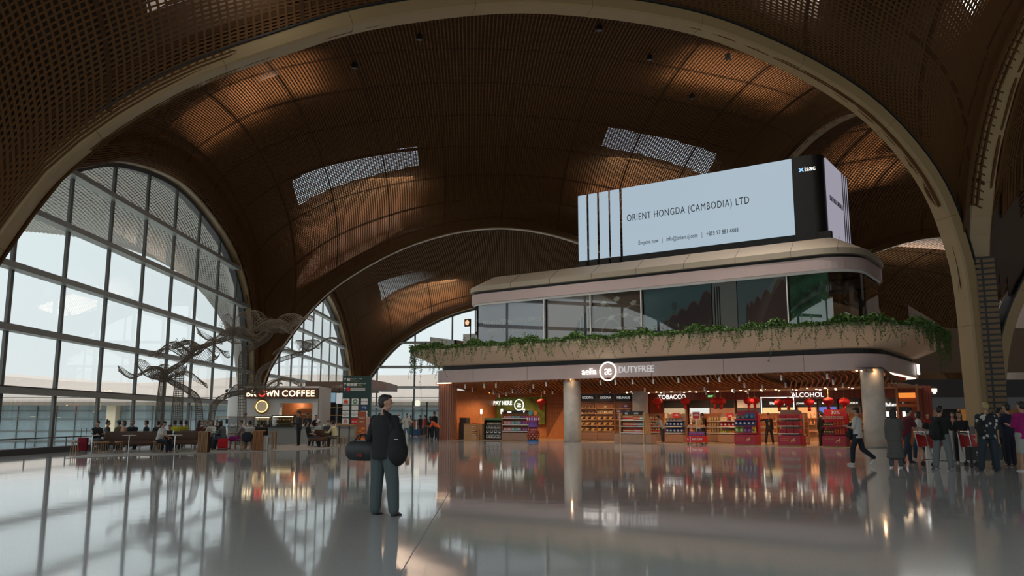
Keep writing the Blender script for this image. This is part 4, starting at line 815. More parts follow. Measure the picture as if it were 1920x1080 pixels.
fit(text('lettering', 'ORIENT HONGDA (CAMBODIA) LTD', .42, (24.97, 3.2, 13.45), (PI/2, 0, PI/2), 'ink', e, .004, .004), 3.0)
text('lettering', 'iaac', .40, (24.0, 1.975, 14.95), tdir(0), 'lit', e, .004, .008); b = MB()
for a in (-1, 1): b.bar((23.72, 1.975, 15.06-.1*a), (23.94, 1.975, 15.06+.1*a), .05)
b.build('logo_mark', glow('blue_mark', (.3, .6, 1), 1.2), e)
# ---------------------------------------------------------------- printed films behind the upper glazing
def film(x0, x1, m, label):
    e = empty('window_film', label, 'poster', L(0, 0), PANG); b = MB(); b.box(((x0+x1)/2, .4, 7.42), (x1-x0, .02, 3.1)); b.build('printed_sheet', m, e); return e
def poly(e, pts, m, name, y=.385): b = MB(); b.add([(x, y, z) for x, z in pts], [tuple(range(len(pts)))]); return b.build(name, m, e)
f1 = film(2.6, 7.95, mat('film_slate', (.36, .38, .46), .6), 'slate blue window film with airport food court lettering at left end')
fit(text('lettering', 'TECHO INTERNATIONAL AIRPORT', .4, (2.95, .37, 7.55), tdir(0), 'white', f1, .003, .004), 4.9); fit(text('lettering', 'JAPANESE FOOD COURT', .4, (3.3, .37, 6.98), tdir(0), 'offw', f1, .003, .004), 3.4)
f2 = film(8.05, 11.3, mat('film_taupe', (.42, .34, .31), .6), 'taupe window film showing a glazed building front')
poly(f2, [(10.0, 5.9), (11.3, 5.9), (11.3, 8.3), (10.2, 7.2)], mat('film_glasshouse', (.16, .17, .16), .6), 'printed_glazing')
for k in range(5): x = 10.2+k*.25; poly(f2, [(x, 5.9), (x+.04, 5.9), (x+.04, 7.3+k*.22), (x, 7.3+k*.22)], 'offw', 'printed_mullion', .38)
f3 = film(11.4, 14.7, mat('film_brown', (.26, .18, .13), .6), 'dark brown window film showing a vaulted hall interior')
for (cx, cz, r, w_) in ((12.2, 6.6, 1.0, .07), (13.3, 6.5, 1.3, .08), (14.2, 7.4, .8, .06), (13.0, 6.2, .7, .05), (12.0, 7.8, .6, .06), (13.9, 6.2, .6, .05)):
    b = MB(); b.add([(cx+(r+q)*math.cos(a), .385, cz+(r+q)*.8*math.sin(a)) for a in [PI*k/16 for k in range(17)] for q in (0, w_)], [(2*k, 2*k+1, 2*k+3, 2*k+2) for k in range(16) if all(11.42 < cx+(r+w_)*math.cos(PI*j/16) < 14.68 for j in (k, k+1)) and cz+(r+w_)*.8*math.sin(PI*k/16) < 8.9]); b.build('printed_arch', mat('film_pale', (.6, .5, .38), .6), f3)
for cx, cz in ((12.1, 8.3), (13.0, 8.5), (14.1, 8.2), (12.6, 7.4), (13.5, 7.5), (14.3, 7.2), (13.2, 6.7)): poly(f3, [(cx-.22, cz), (cx-.1, cz-.16), (cx+.16, cz-.1), (cx+.24, cz+.1), (cx, cz+.16)], mat('film_light', (.8, .77, .66), .6), 'printed_skylight', .378)
def scallops(e, xs, zs, m1, m2, y=.38):
    for k in range(len(xs)-1):
        a, c = xs[k], xs[k+1]; top = (zs[k]+zs[k+1])/2; pts = [(a, 6.0+(k*.06))]+[(a+(c-a)*i/10, zs[k]+(zs[k+1]-zs[k])*i/10+(top-6.4)*.32*math.sin(PI*i/10)) for i in range(11)]+[(c, 6.0+(k*.06))]
        poly(e, [(x, z+.09) for x, z in pts], m2, 'printed_roof_edge', y+.003); poly(e, pts, m1, 'printed_roof', y)
f4 = film(14.8, 18.95, mat('film_teal', (.26, .42, .45), .6), 'teal window film with printed control tower and scalloped roof')
b = MB(); b.lathe((16.72, .4, 7.0), [(.16, 0), (.2, .4), (.24, .45), (.2, .5), (.27, .7), (.27, .95), (.16, 1.1), (.1, 1.15), (.1, 1.25)], 12, 0, 1, .05); b.build('printed_tower', mat('film_tower', (.2, .3, .3), .6), f4)
scallops(f4, [15.3, 15.6, 15.95, 16.35, 16.85, 17.45, 18.2, 18.95], [6.4, 6.55, 6.7, 6.9, 7.15, 7.4, 7.7, 8.2], mat('film_mauve', (.2, .14, .15), .6), mat('film_sand', (.34, .24, .18), .6))
f5 = film(20.45, 23.2, mat('film_grey_teal', (.34, .46, .48), .6), 'grey teal window film with scalloped roof under loose plastic sheet')
scallops(f5, [20.9, 21.1, 21.35, 21.75, 22.3, 23.2], [7.2, 7.3, 7.4, 7.6, 7.9, 8.4], mat('film_mauve2', (.24, .15, .14), .6), mat('film_sand2', (.30, .18, .13), .6))
f6 = film(23.3, 25.3, mat('film_green', (.07, .26, .14), .7, noise=.7, nscale=1.2), 'green and brown window film at the rounded right end')
e = empty('white_window_panel', 'white panel with dark vertical stripes between two window films', 'panel', L(0, 0), PANG); b = MB(); b.box((19.7, .42, 7.42), (1.4, .02, 3.1)); b.build('panel', 'offw', e)
for k, x in enumerate((19.15, 19.3, 19.42)): b = MB(); b.box((x, .4, 7.3), (.06, .02, 2.8)); b.build('dark_stripe', 'dgrey', e)
# ---------------------------------------------------------------- ivy along the planter ring
def ivy():
    out = fo(1.62, 14); n = len(out); P_ = [Vector((*p, 0)) for p in out]; seg = []; tot = 0
    for i in range(n):
        a, c = P_[i], P_[(i+1) % n]; d = (c-a).length
        if (a.y+c.y)/2 > 9.5: continue
        seg.append((a, c, d)); tot += d
    lf, st = MB(), MB(); rnd = random.Random(3)
    def leaf(p, s):
        a = rnd.uniform(0, 2*PI); t = Vector((math.cos(a), math.sin(a), rnd.uniform(-.9, .5))).normalized(); q = t.cross(Vector((rnd.uniform(-1, 1), rnd.uniform(-1, 1), rnd.uniform(-.3, 1)))).normalized()
        lf.add([p, p+t*s*.5+q*s*.42, p+t*s*1.05, p+t*s*.5-q*s*.42], [(0, 1, 2, 3)])
    for a, c, d in seg:
        if d < 1e-4: continue
        dirv = (c-a)/d; nrm = Vector((dirv.y, -dirv.x, 0))
        k = int(d*560)+1
        for i in range(k):
            t = rnd.random(); p = a+(c-a)*t; hgt = .34+.16*math.sin(p.x*1.7)+.12*math.sin(p.x*4.3+1)+.1*math.sin(p.y*3)
            z = rnd.uniform(-.12, 1)**1.0*max(.12, hgt); o = rnd.uniform(-.35, .28)
            leaf(p+nrm*o+Vector((0, 0, 5.86+z*(1 if o > -.3 else .6))), rnd.uniform(.09, .17))
        for i in range(int(d*14)+(rnd.random() < .5)):
            t = rnd.random(); p = a+(c-a)*t+nrm*rnd.uniform(.16, .26); ln = rnd.choice([.2, .3, .4, .5, .7, .9])*rnd.uniform(.7, 1.3)
            if rnd.random() < .06: ln *= 1.9
            if p.x < 1.5 or p.y > 2: ln *= 1.5
            p.z = 5.92; pts = [p.copy()]; q = p.copy(); dx = rnd.uniform(-.06, .06)
            while ln > 0: q = q+Vector((dirv.x*dx+rnd.uniform(-.02, .02), dirv.y*dx, -.09)); ln -= .09; pts.append(q.copy())
            st.tube(pts, .006, 3, cap=False)
            for r in pts:
                if rnd.random() < .9: leaf(r, rnd.uniform(.05, .10))
                if rnd.random() < .4: leaf(r, rnd.uniform(.05, .11))
        for i in range(int(d*2)):      # young shoots standing up
            t = rnd.random(); p = a+(c-a)*t+nrm*rnd.uniform(-.2, .1); p.z = 6.1; h = rnd.uniform(.15, .42); st.tube([p, p+Vector((rnd.uniform(-.1, .1), 0, h))], .006, 3, cap=False)
            for r in range(4): leaf(p+Vector((0, 0, h*(r+1)/4)), .09)
    o = lf.build('trailing_ivy', 'leaf', None, False, L(0, 0), PANG); tag(o, 'dense green ivy spilling over the rim of the planter ring', 'plant', None, 'stuff'); st.build('stem', 'stem', o)
ivy()
# small illuminated rosette sign and white kiosk on the terrace, left end
e = empty('rosette_sign', 'small dark box sign with glowing round rosette left of the upper floor', 'sign', L(1.2, 1.0, 7.9), PANG); b = MB(); b.box((0, 0, 0), (.5, .12, .5)); b.build('housing', 'seam', e); b = MB()
for k in range(8): a = k/8*2*PI; b.tube([(.13*math.cos(a), -.07, .13*math.sin(a)), (.13*math.cos(a), -.08, .13*math.sin(a))], .055, 8)
b.tube([(0, -.07, 0), (0, -.085, 0)], .08, 10); b.build('glowing_rosette', glow('rosette_glow', (1, .55, .3), 1.1), e); b = MB(); b.bar((.2, .05, -2.2), (.2, .05, -.2), .06); b.build('post', 'dgrey', e)
e = empty('terrace_cabin', 'low grey-white cabin on the terrace left of the upper floor', 'cabin', L(.9, 3.4, 5.7), PANG); b = MB(); b.prism([(-1.2, -1), (.9, -1), (.9, 1.2), (-.6, 1.2)], 0, 1.6); b.build('body', 'offw', e); b = MB(); b.box((-.1, -1.01, .5), (1.9, .03, .8)); b.build('front_panel', 'grey', e)
# ---------------------------------------------------------------- cafe on the left: kiosk, signs, counter
CL = D(416, 760, 49.5).x; CR = D(596, 760, 49.5).x
k_ = empty('coffee_kiosk', 'pale grey coffee kiosk with brown sign band and warm shelf niche', 'kiosk', (0, 0, 0))
def arcwall(mb, x0, x1, y, z0, z1, r):
    pts = [(x0+r-r*math.cos(a), y+r-r*math.sin(a)) for a in [PI/2*k/8 for k in range(9)]]+[(x1, y)]; pts = pts[:9]+[(x1, y)]; n = len(pts)
    mb.add([(x, yy, z0) for x, yy in pts]+[(x, yy, z1) for x, yy in pts], [(i, i+1, n+i+1, n+i) for i in range(n-1)])
b = MB(); nx0, nx1 = D(524, 760, 49.5).x, D(586, 760, 49.5).x; arcwall(b, CL, nx0, 49.5, 0, 3.2, 1.2); b.box(((nx0+nx1)/2, 49.6, .6), (nx1-nx0, .2, 1.2)); b.box(((nx0+nx1)/2, 49.6, 2.75), (nx1-nx0, .2, .9)); b.box(((nx1+CR)/2, 49.6, 1.6), (CR-nx1, .2, 3.2)); b.build('front_wall', mat('kiosk_plaster', (.74, .72, .69), .7), k_)
b = MB(); b.box(((CL+CR)/2+.5, 51.3, 3.25), (CR-CL-1, 3.5, .1)); b.box((CR-.06, 51.3, 1.6), (.12, 3.4, 3.2)); b.build('roof_and_side', mat('kiosk_plaster', (.74, .72, .69), .7), k_)
b = MB(); b.box(((nx0+nx1)/2, 50.5, 1.9), (nx1-nx0+.2, .06, 1.6)); b.build('niche_back', 'wood', k_)
for z in (1.65, 2.0): b = MB(); b.box(((nx0+nx1)/2+.4, 50.2, z), (1.0, .3, .04)); b.build('niche_shelf', 'woodl', k_)
point('niche_lamp', ((nx0+nx1)/2, 50.0, 2.2), 14, WARM, .1)
s0x, s1x = D(459, 737, 49.3).x, D(597, 737, 49.3).x
s_ = empty('coffee_sign', 'brown sign band with warm lit coffee lettering and red ringed letter', 'sign', (0, 0, 0)); b = MB(); b.box(((s0x+s1x)/2, 49.3, 2.87), (s1x-s0x, .14, .62)); b.build('band', mat('sign_brown', (.09, .04, .025), .5), s_)
x = s0x+.07; w_ = s1x-s0x-.2
o1 = text('lettering', 'BR', .52, (x, 49.2, 2.69), tdir(0), 'litw', s_, .02, .006, sp=1.05); fit(o1, .62)
b = MB(); cx = x+.98; b.tube([(cx+.17*math.cos(a), 49.2, 2.88+.18*math.sin(a)) for a in [2*PI*k/24 for k in range(25)]], .035, 8, cap=False); b.build('ringed_letter', 'litr', s_)
o2 = text('lettering', 'WN', .52, (x+1.22, 49.2, 2.69), tdir(0), 'litw', s_, .02, .006, sp=1.05); fit(o2, .75); o3 = text('lettering', 'COFFEE', .52, (x+2.15, 49.2, 2.69), tdir(0), 'litw', s_, .02, .006, sp=1.1); fit(o3, w_-2.25)
e = empty('ring_lamp', 'round gold halo lamp on the pale coffee kiosk wall', 'lamp', D(491, 762, 49.35)); b = MB(); b.tube([(.4*math.cos(a), 0, .4*math.sin(a)) for a in [2*PI*k/40 for k in range(41)]], .06, 8, cap=False); b.build('gold_ring', mat('ring_gold', (.5, .33, .12), .35, metal=.7), e); b = MB(); b.tube([(.33*math.cos(a), -.03, .33*math.sin(a)) for a in [2*PI*k/40 for k in range(41)]], .018, 8, cap=False); b.build('light_line', glow('ring_glow', (1, .68, .3), 2.5), e)
e = empty('security_camera', 'small dark camera on the left end of the kiosk wall', 'camera', D(426, 733, 49.4)+Vector((0, 0, 0))); b = MB(); b.ball((0, -.1, 0), .09, 10); b.bar((0, -.1, .03), (0, .12, .08), .05); b.build('dome', 'black', e)
# counter
e = empty('cafe_counter', 'long grey cafe counter in front of the coffee kiosk', 'counter', (0, 0, 0)); xa, xb = AT(427, 47).x, AT(665, 47).x
b = MB(); b.box(((xa+xb)/2, 47.4, .45), (xb-xa, .8, .9)); b.build('front', mat('counter_grey', (.33, .33, .31), .6), e); b = MB(); b.box(((xa+xb)/2, 47.4, .93), (xb-xa+.1, .9, .05)); b.build('worktop', 'grey', e); b = MB(); b.box((AT(475, 47).x, 47.2, 1.5), (4.4, .12, .05)); b.bar((AT(475, 47).x-2.1, 47.2, .95), (AT(475, 47).x-2.1, 47.2, 1.5), .04); b.bar((AT(475, 47).x+2.1, 47.2, .95), (AT(475, 47).x+2.1, 47.2, 1.5), .04); b.build('timber_rail', 'woodl', e)
def case(x0, x1, zt, label):
    a, c = AT(x0, 46.9).x, AT(x1, 46.9).x; e = empty('display_case', label, 'display case', ((a+c)/2, 46.9, .955)); w = c-a
    z0 = -.32; b = MB(); b.box((0, .3, zt-.02), (w, .6, .04)); b.box((0, .02, -.0), (w, .04, .04)); [b.box((sx*(w/2-.015), .02, zt/2), (.03, .03, zt)) for sx in (-1, 1)]; b.build('frame', 'black', e)
    b = MB(); b.box((0, .0, zt/2), (w-.05, .01, zt-.06)); b.build('front_pane', 'glass_c', e); b = MB(); b.box((0, .58, zt/2), (w-.04, .03, zt)); b.build('back', mat('case_back', (.3, .24, .14), .6), e)
    b = MB(); b.box((0, .2, zt-.06), (w-.1, .05, .02)); b.build('light_bar', glow('case_light', (1, .8, .42), 6), e)
    for k in range(2):
        b = MB(); b.box((0, .3, .1+k*.22), (w-.06, .45, .015)); s = b.build('shelf', 'glass_c', e)
    return e, w
c1, w1 = case(475, 505, .56, 'smaller lit pastry case beside the seated man in black'); c2, w2 = case(508, 550, .62, 'larger lit glass pastry case left of the standing customer')
rnd = random.Random(5); bun = MB(); bun.ball((0, 0, .03), (.06, .05, .035), 10); bm_ = bun.build('pastry', mat('baked_crust', (.55, .3, .09), .6), None, True); tag(bm_, 'golden pastry inside the lit counter case', 'pastry', 'pastries in the lit cases'); bm_.location = c2.location+Vector((-.4, .25, .12))
for cc, w in ((c1, w1), (c2, w2)):
    for k in range(2):
        for i in range(int(w/.16)-1): dup(bm_, cc.location+Vector((-w/2+.14+i*.16, .25+rnd.uniform(-.05, .05), .12+k*.22)))
e = empty('espresso_machine', 'grey espresso machine on the left end of the cafe counter', 'coffee machine', (AT(450, 47.2).x, 47.3, .955)); b = MB(); b.box((0, 0, .3), (1.3, .5, .5)); b.build('body', mat('machine_steel', (.3, .3, .3), .35, metal=.6), e)
for k in range(4): b = MB(); b.cyl((-.45+k*.3, -.27, .02), .03, .14, 10); b.build('group_head', 'chrome', e)
cup = MB(); cup.lathe((0, 0, 0), [(.03, 0), (.042, .09), (.04, .09)], 10); cu0 = cup.build('paper_cup', 'white', None, True); tag(cu0, 'small white cup stacked by the espresso machine', 'cup', 'white cups on the counter'); cu0.location = (AT(436, 47.2).x, 46.98, .96)
for k in range(9): dup(cu0, (AT(436, 47.2).x+.1+k*.1, 46.98, .96))
for k in range(7): dup(cu0, (AT(605, 47).x+k*.13, 47.3, .96), label='tall white cup row on the counter under the hanging screen', group='white cups below the screen')
e = empty('menu_till', 'dark point of sale screen at the far left of the counter', 'till', (AT(421, 47).x+.1, 47.3, .955)); b = MB(); b.box((0, 0, .28), (.32, .05, .26)); b.bar((0, 0, 0), (0, 0, .2), .05); b.build('screen_body', 'black', e)
for k, (px, h) in enumerate(((538, .3), (543, .28), (532, .26), (556, .3), (528, .3))): o = bpy.data.objects.new('syrup_bottle', proto('bottle', 'amber' if k % 2 else 'orange', 'creme', .09, .09, h)); COL.objects.link(o); o.location = D(px, 780, 50.2); o.location.z = 1.21; tag(o, 'tall syrup bottle in the warm kiosk niche', 'bottle', 'bottles in the kiosk niche')
# second kiosk: brown canopy, black columns, hung screen
e = empty('food_kiosk', 'second kiosk with brown canopy and black columns behind the green totem', 'kiosk', (0, 0, 0)); a, c = D(572, 724, 54).x, D(688, 724, 54).x; zc = D(600, 724, 54).z
b = MB(); b.box(((a+c)/2, 56.5, zc), (c-a, 5, .6)); b.build('canopy', mat('canopy_brown', (.16, .10, .07), .5), e); a2, c2_ = D(690, 722, 51).x, D(725, 722, 53).x; b = MB(); b.add([(a2, 51, zc-.3), (c2_, 53, zc-.25), (c2_, 53, zc+.2), (a2, 51, zc+.32), (a2, 56, zc-.3), (c2_, 58, zc-.25), (c2_, 58, zc+.2), (a2, 56, zc+.32)], [(0, 1, 2, 3), (1, 5, 6, 2), (4, 0, 3, 7), (3, 2, 6, 7), (0, 4, 5, 1)]); b.build('canopy_end', mat('canopy_end', (.32, .25, .23), .5), e)
for px in (622, 640, 680): q = AT(px, 55); b = MB(); b.box((q.x, 55, 1.5), (.5, .4, 3.0)); b.build('black_column', 'black', e)
for zz in (1.1, 1.6, 2.1): q = D(633, 760, 54.5); b = MB(); b.box((q.x, 54.4, zz), (1.6, .3, .05)); b.build('shelf', 'woodl', e)
b = MB(); b.box((D(600, 760, 57).x, 58, 1.5), (4, .1, 3)); b.build('rear_wall', 'offw', e)
q = D(620, 724, 53.8); text('lettering', '\u2039 coffee', .3, (q.x+.1, 53.85, q.z-.1), tdir(0), mat('pinkish_letters', (.6, .45, .38), .5), e, .01, .003)
q0, q1 = D(597, 736, 53.5), D(630, 755, 53.5); e = empty('hanging_screen', 'wide lit video screen hung under the brown canopy', 'screen', ((q0.x+q1.x)/2, 53.5, (q0.z+q1.z)/2)); b = MB(); b.box((0, 0, 0), (q1.x-q0.x, .08, .66)); b.build('bezel', 'black', e); b = MB(); b.box((0, -.045, 0), (q1.x-q0.x-.06, .01, .6)); b.build('picture', mat('screen_picture', (.02, .02, .02), .4, emit=(.10, .16, .2), estr=1.6, noise=.8, nscale=3), e); b = MB(); b.bar((0, 0, .3), (0, 0, .6), .05); b.build('hanger', 'black', e)
q = D(633, 747, 53.6); e = empty('hanging_screen', 'narrow pale lit menu screen beside the wide screen', 'screen', q); b = MB(); b.box((.12, 0, 0), (.42, .06, .66)); b.build('picture', glow('menu_glow', (.5, .52, .52), .8), e); b = MB(); b.bar((.1, 0, .3), (.1, 0, .6), .05); b.build('hanger', 'black', e)
# wayfinding totem
tx0, tx1 = AT(641.5, 50, 2).x, AT(695, 50, 2).x; tw = tx1-tx0; TZ1 = D(668, 705, 50).z
e = empty('wayfinding_totem', 'tall dark green wayfinding totem with rows of shop tiles', 'totem', (tx0+tw/2, 50, 0)); b = MB(); b.box((0, .15, TZ1/2), (tw, .3, TZ1)); b.build('body', 'green', e); b = MB(); b.box((0, -.01, .08), (tw+.04, .34, .16)); b.build('foot', 'black', e)
def tz(y): return D(668, y, 50).z
def txx(x): return AT(x, 50, 2).x-(tx0+tw/2)
for k, y in enumerate((712, 721, 730)):
    b = MB(); z = tz(y); b.bar((txx(645.5), -.012, z-.1), (txx(645.5), -.012, z+.1), .03); b.bar((txx(645.5), -.012, z+.1), (txx(645.5)-.08, -.012, z+.02), .03); b.bar((txx(645.5), -.012, z+.1), (txx(645.5)+.08, -.012, z+.02), .03); b.build('arrow', 'white', e)
    if k == 2: b = MB(); b.tube([(txx(652), -.01, z), (txx(652), -.02, z)], .12, 16); b.build('round_logo', 'red', e); b = MB(); b.box((txx(670), -.01, z), (.88, .01, .15)); b.build('name_strip', 'offw', e); text('lettering', 'Lounge and restaurants', .1, (txx(657.5), -.02, z-.035), tdir(0), 'dgrey', e, .002)
    else:
        for i in range(1 if k == 0 else 3): b = MB(); b.box((txx(652+i*6.5), -.01, z), (.18, .01, .18)); b.build('pictogram', 'offw', e)
        text('lettering', ('Gates A 1 - A 09', 'Prayer room')[k], .1, (txx(656+k*13), -.02, z+.02), tdir(0), 'white', e, .002); text('lettering', ('Boarding gates', 'Toilets')[k], .09, (txx(656+k*13), -.02, z-.1), tdir(0), 'yellow', e, .002)
for i, x in enumerate((648.5, 665.5, 683)):
    for j, y in enumerate((753, 764.5, 773, 779.5, 790)):
        h = .37 if j in (0, 4) else .3 if j == 1 else .2; m_ = 'white'
        if i == 2 and j == 1: m_ = 'navy'
        if j == 4 and i > 0: m_ = 'red'
        b = MB(); b.box((txx(x), -.012, tz(y)), (.4, .02, h-.02)); t_ = b.build('shop_tile', m_, e); z = tz(y)
        if j == 0 and i == 0:
            b = MB(); b.ball((txx(x), -.024, z+.08), (.13, .005, .06), 14); b.box((txx(x), -.024, z-.11), (.26, .01, .05)); b.build('bun_mark', 'orange', t_); b = MB(); b.box((txx(x), -.026, z-.02), (.24, .01, .1)); b.build('red_mark', 'red', t_)
        if j == 0 and i == 1:
            b = MB(); b.tube([(txx(x), -.024, z), (txx(x), -.03, z)], .15, 24); b.build('green_disc', mat('logo_green', (.02, .2, .1), .5), t_); b = MB(); b.ball((txx(x), -.034, z+.01), (.05, .004, .07), 12); [b.bar((txx(x)+sx*.07, -.034, z-.1), (txx(x)+sx*.1, -.034, z+.08), .015) for sx in (-1, 1)]; b.build('white_figure', 'white', t_)
        if j == 0 and i == 2: text('lettering', 'BROWN', .1, (txx(x), -.03, z-.03), tdir(0), 'ink', t_, .002, 0, 'CENTER')
        if i == 2 and j == 1: text('lettering', 'FTB', .17, (txx(x), -.03, z-.06), tdir(0), 'white', t_, .002, .003, 'CENTER')
        if j == 4 and i == 0: b = MB(); b.tube([(txx(x)+.09*math.cos(a), -.03, z+.09*math.sin(a)) for a in [2*PI*q/20 for q in range(21)]], .02, 6, cap=False); b.box((txx(x), -.03, z), (.04, .01, .1)); b.build('red_ring', 'red', t_)
        if j == 4 and i == 1: text('lettering', 'BE.AL', .13, (txx(x), -.03, z-.05), tdir(0), 'white', t_, .002, .003, 'CENTER')
        if m_ == 'white' and 0 < j < 4: b = MB(); b.box((txx(x)-.04, -.026, z), (.16, .004, .02)); b.build('small_print', 'grey', t_)
# standing banners right of the totem, wooden bench table
def banner(px, Y, w, zt, m, label, lines):
    q = AT(px, Y); e = empty('standing_banner', label, 'banner', q); b = MB(); b.box((0, 0, zt/2+.05), (w, .05, zt-.1)); b.build('printed_panel', m, e); b = MB(); b.box((0, 0, .04), (w+.1, .4, .08)); b.build('foot', 'dgrey', e)
    for s, sz, z, mm in lines: text('lettering', s, sz, (0, -.04, z), tdir(0), mm, e, .002, .003, 'CENTER')
    return e
e = banner(678, 45.5, .46, 1.78, mat('banner_brown', (.30, .075, .03), .5), 'narrow rust brown standing banner with food print by the totem', (('PIZZA', .13, 1.4, 'creme'), ('NEW', .1, 1.2, 'creme')))
for k in range(5): b = MB(); b.ball(((-1)**k*.08, -.03, .3+k*.14), (.12, .012, .07), 12); b.build('food_print', ('orange', 'amber')[k % 2], e)
banner(693, 46.5, .4, 1.5, mat('banner_pale', (.5, .36, .3), .5), 'pale pink standing board with red print behind the standing man', (('Tea', .16, 1.2, 'red'), ('SALE', .1, 1.0, 'red')))
banner(741, 50, .6, 1.55, mat('banner_grey', (.45, .46, .47), .5), 'grey notice board just right of the standing man', (('NOTICE', .1, 1.2, 'dgrey'),))
e = empty('high_table', 'curved timber high table standing in front of the totem', 'table', (0, 0, 0)); a, c = AT(633, 46).x, AT(670, 46).x; b = MB(); b.box(((a+c)/2, 46, 1.05), (c-a, .6, .07)); b.build('tabletop', 'stoolw', e); b = MB(); b.box((c-.05, 46, .52), (.1, .6, 1.04)); b.build('end_panel', 'stoolw', e)
for x in (a+.1, (a+c)/2+.1): b = MB(); b.bar((x, 46, 0), (x, 46, 1.02), .06); b.build('leg', 'dgrey', e)
# matt floor of the seating area
p = [G(122, 860), G(600, 843.5), G(668, 834), G(640, 829), G(420, 829), G(240, 838)]
b = MB(); b.prism([(v.x, v.y) for v in p], .001, .012); b.build('floor_matt', mat('matt_floor', (.25, .245, .23), .55)).__setitem__('kind', 'structure')
FZ = .013
# ---------------------------------------------------------------- seating
def stool(loc):
    e = empty('wooden_stool', '', 'stool', loc); b = MB(); b.lathe((0, 0, .42), [(.15, 0), (.17, .01), (.17, .035), (.15, .045)], 18); b.build('seat', 'stoolw', e)
    for k in range(4): a = PI/4+k*PI/2; b = MB(); b.tube([(.11*math.cos(a), .11*math.sin(a), .42), (.16*math.cos(a), .16*math.sin(a), 0)], [.018, .014], 8); b.build('leg', 'stoolw', e)
    return e
ST = [(142, 34.6, 'leftmost stool beside the red suitcase'), (185, 34.0, 'stool at the near left corner of the sofa'), (198, 34.2, 'second stool at the sofa corner, partly behind the first'), (225, 34.4, 'stool between the two small white tables'), (296, 34.9, 'stool under the man in white shirt'), (607, 41.5, 'stool left of the man in cream sweater'), (629, 41.8, 'stool under the man in cream sweater'), (643, 42.2, 'rightmost stool by the brown armchair table')]
s0 = stool(AT(ST[0][0], ST[0][1])+Vector((0, 0, FZ)))
for i, (px, Y, l) in enumerate(ST):
    o = s0 if i == 0 else dup(s0, AT(px, Y)+Vector((0, 0, FZ))); o['label'] = 'round wooden '+l; o['group'] = 'wooden stools of the cafe'
def sofa(loc, w, rz, label, rounded=True):
    e = empty('leather_sofa', label, 'sofa', loc, rz); r = .45
    def pad(x0, x1, y0, y1, z0, z1, n_, rr=.12):
        b = MB(); o_ = rrect(x0, x1, y0, y1, 0, 6, [min(.44, (y1-y0)/2-.01) if rounded else .08, .08, .08, min(.44, (y1-y0)/2-.01) if rounded else .08]); rings = []
        for t in (0, .25, .5, .75, 1): q = math.sin(PI*t); rings.append((t, q))
        vs = []; cx, cy = (x0+x1)/2, (y0+y1)/2
        for t, q in rings: f_ = .94+.06*q**.5; vs += [(cx+(x-cx)*(1-(1-f_)*1.2*.4), cy+(y-cy)*f_, z0+(z1-z0)*t) for x, y in o_]
        n = len(o_); b.add(vs, [(i*n+k, i*n+(k+1) % n, (i+1)*n+(k+1) % n, (i+1)*n+k) for i in range(4) for k in range(n)]+[tuple(4*n+k for k in range(n)), tuple(range(n-1, -1, -1))]); return b.build(n_, 'leather', e)
    pad(0, w, 0, .62, .28, .46, 'seat'); pad(.42 if rounded else 0, w, .62, .9, .44, .84, 'backrest')
    nl = max(2, int(w/.5))
    for k in range(nl): x = .3+k*(w-.45)/(nl-1); b = MB(); b.tube([(x, .08, 0), (x, .08, .28)], .015, 8); b.tube([(x, .08, .03), (x, .6, .03)], .012, 8); b.tube([(x, .6, 0), (x, .6, .28)], .015, 8); b.build('leg', 'chrome', e)
    return e
SA = AT(168, 35.0); SB = AT(372, 36.4); an = math.atan2(SB.y-SA.y, SB.x-SA.x)
sofa(SA+Vector((0, 0, FZ)), (SB-SA).length, an, 'long brown leather sofa with rounded left end facing the hall')
SC_ = AT(215, 37.3); sofa(AT(388, 39.7)+Vector((0, 0, FZ)), 2.4, an+PI, 'brown leather sofa behind, back to back with the long one', True)
sofa(AT(578, 41.3)+Vector((0, 0, FZ)), .85, -.2, 'short brown leather armchair seat under the man in black shirt', False)
def ptable(px, Y, label, r=.3, h=.72, m='offw'):
    e = empty('pedestal_table', label, 'table', AT(px, Y)+Vector((0, 0, FZ))); b = MB(); b.lathe((0, 0, h-.025), [(r-.01, 0), (r, .008), (r, .022), (r-.01, .025)], 24); b.build('tabletop', m, e); b = MB(); b.tube([(0, 0, .01), (0, 0, h-.02)], .022, 10); b.build('pole', 'chrome', e); b = MB(); b.cyl((0, 0, 0), .19, .012, 20); b.build('base', 'chrome', e); return e
ptable(174, 34.3, 'small round white table before the man with crossed legs', .27); ptable(243, 34.3, 'small empty white table in the middle of the sofa front', .27); ptable(329, 34.7, 'small white table in front of the man in white shirt', .27); ptable(402, 38.6, 'white cafe table shared by the group of five', .4); ptable(612, 42.4, 'low cafe table between the two men at the armchair', .34)
def slat_bin(px, Y, label, rz=0, m='stoolw', h=.85):
    e = empty('slatted_bin', label, 'bin', AT(px, Y)+Vector((0, 0, FZ)), rz); b = MB(); b.box((0, 0, h/2), (.36, .36, h-.02)); b.build('body', 'seam', e)
    for k in range(7): 
        for s in (-1, 1): b = MB(); b.box((-.18+k*.06, s*.19, h/2), (.04, .02, h)); b.build('slat', m, e) if s == -1 else None
    b = MB(); b.box((0, 0, h), (.42, .42, .03)); b.build('top', m, e)
slat_bin(384, 34.9, 'golden timber slatted bin at the right end of the sofa'); slat_bin(487, 37.2, 'dark timber slatted bin beside the white box', 0, 'wood')
e = empty('white_bin', 'plain white box standing beside the dark slatted bin', 'box', AT(496.5, 37.3)+Vector((0, 0, FZ))); b = MB(); b.box((0, 0, .32), (.24, .24, .62)); b.build('body', 'offw', e); b = MB(); b.box((0, 0, .64), (.25, .25, .02)); b.build('lid', 'grey', e)
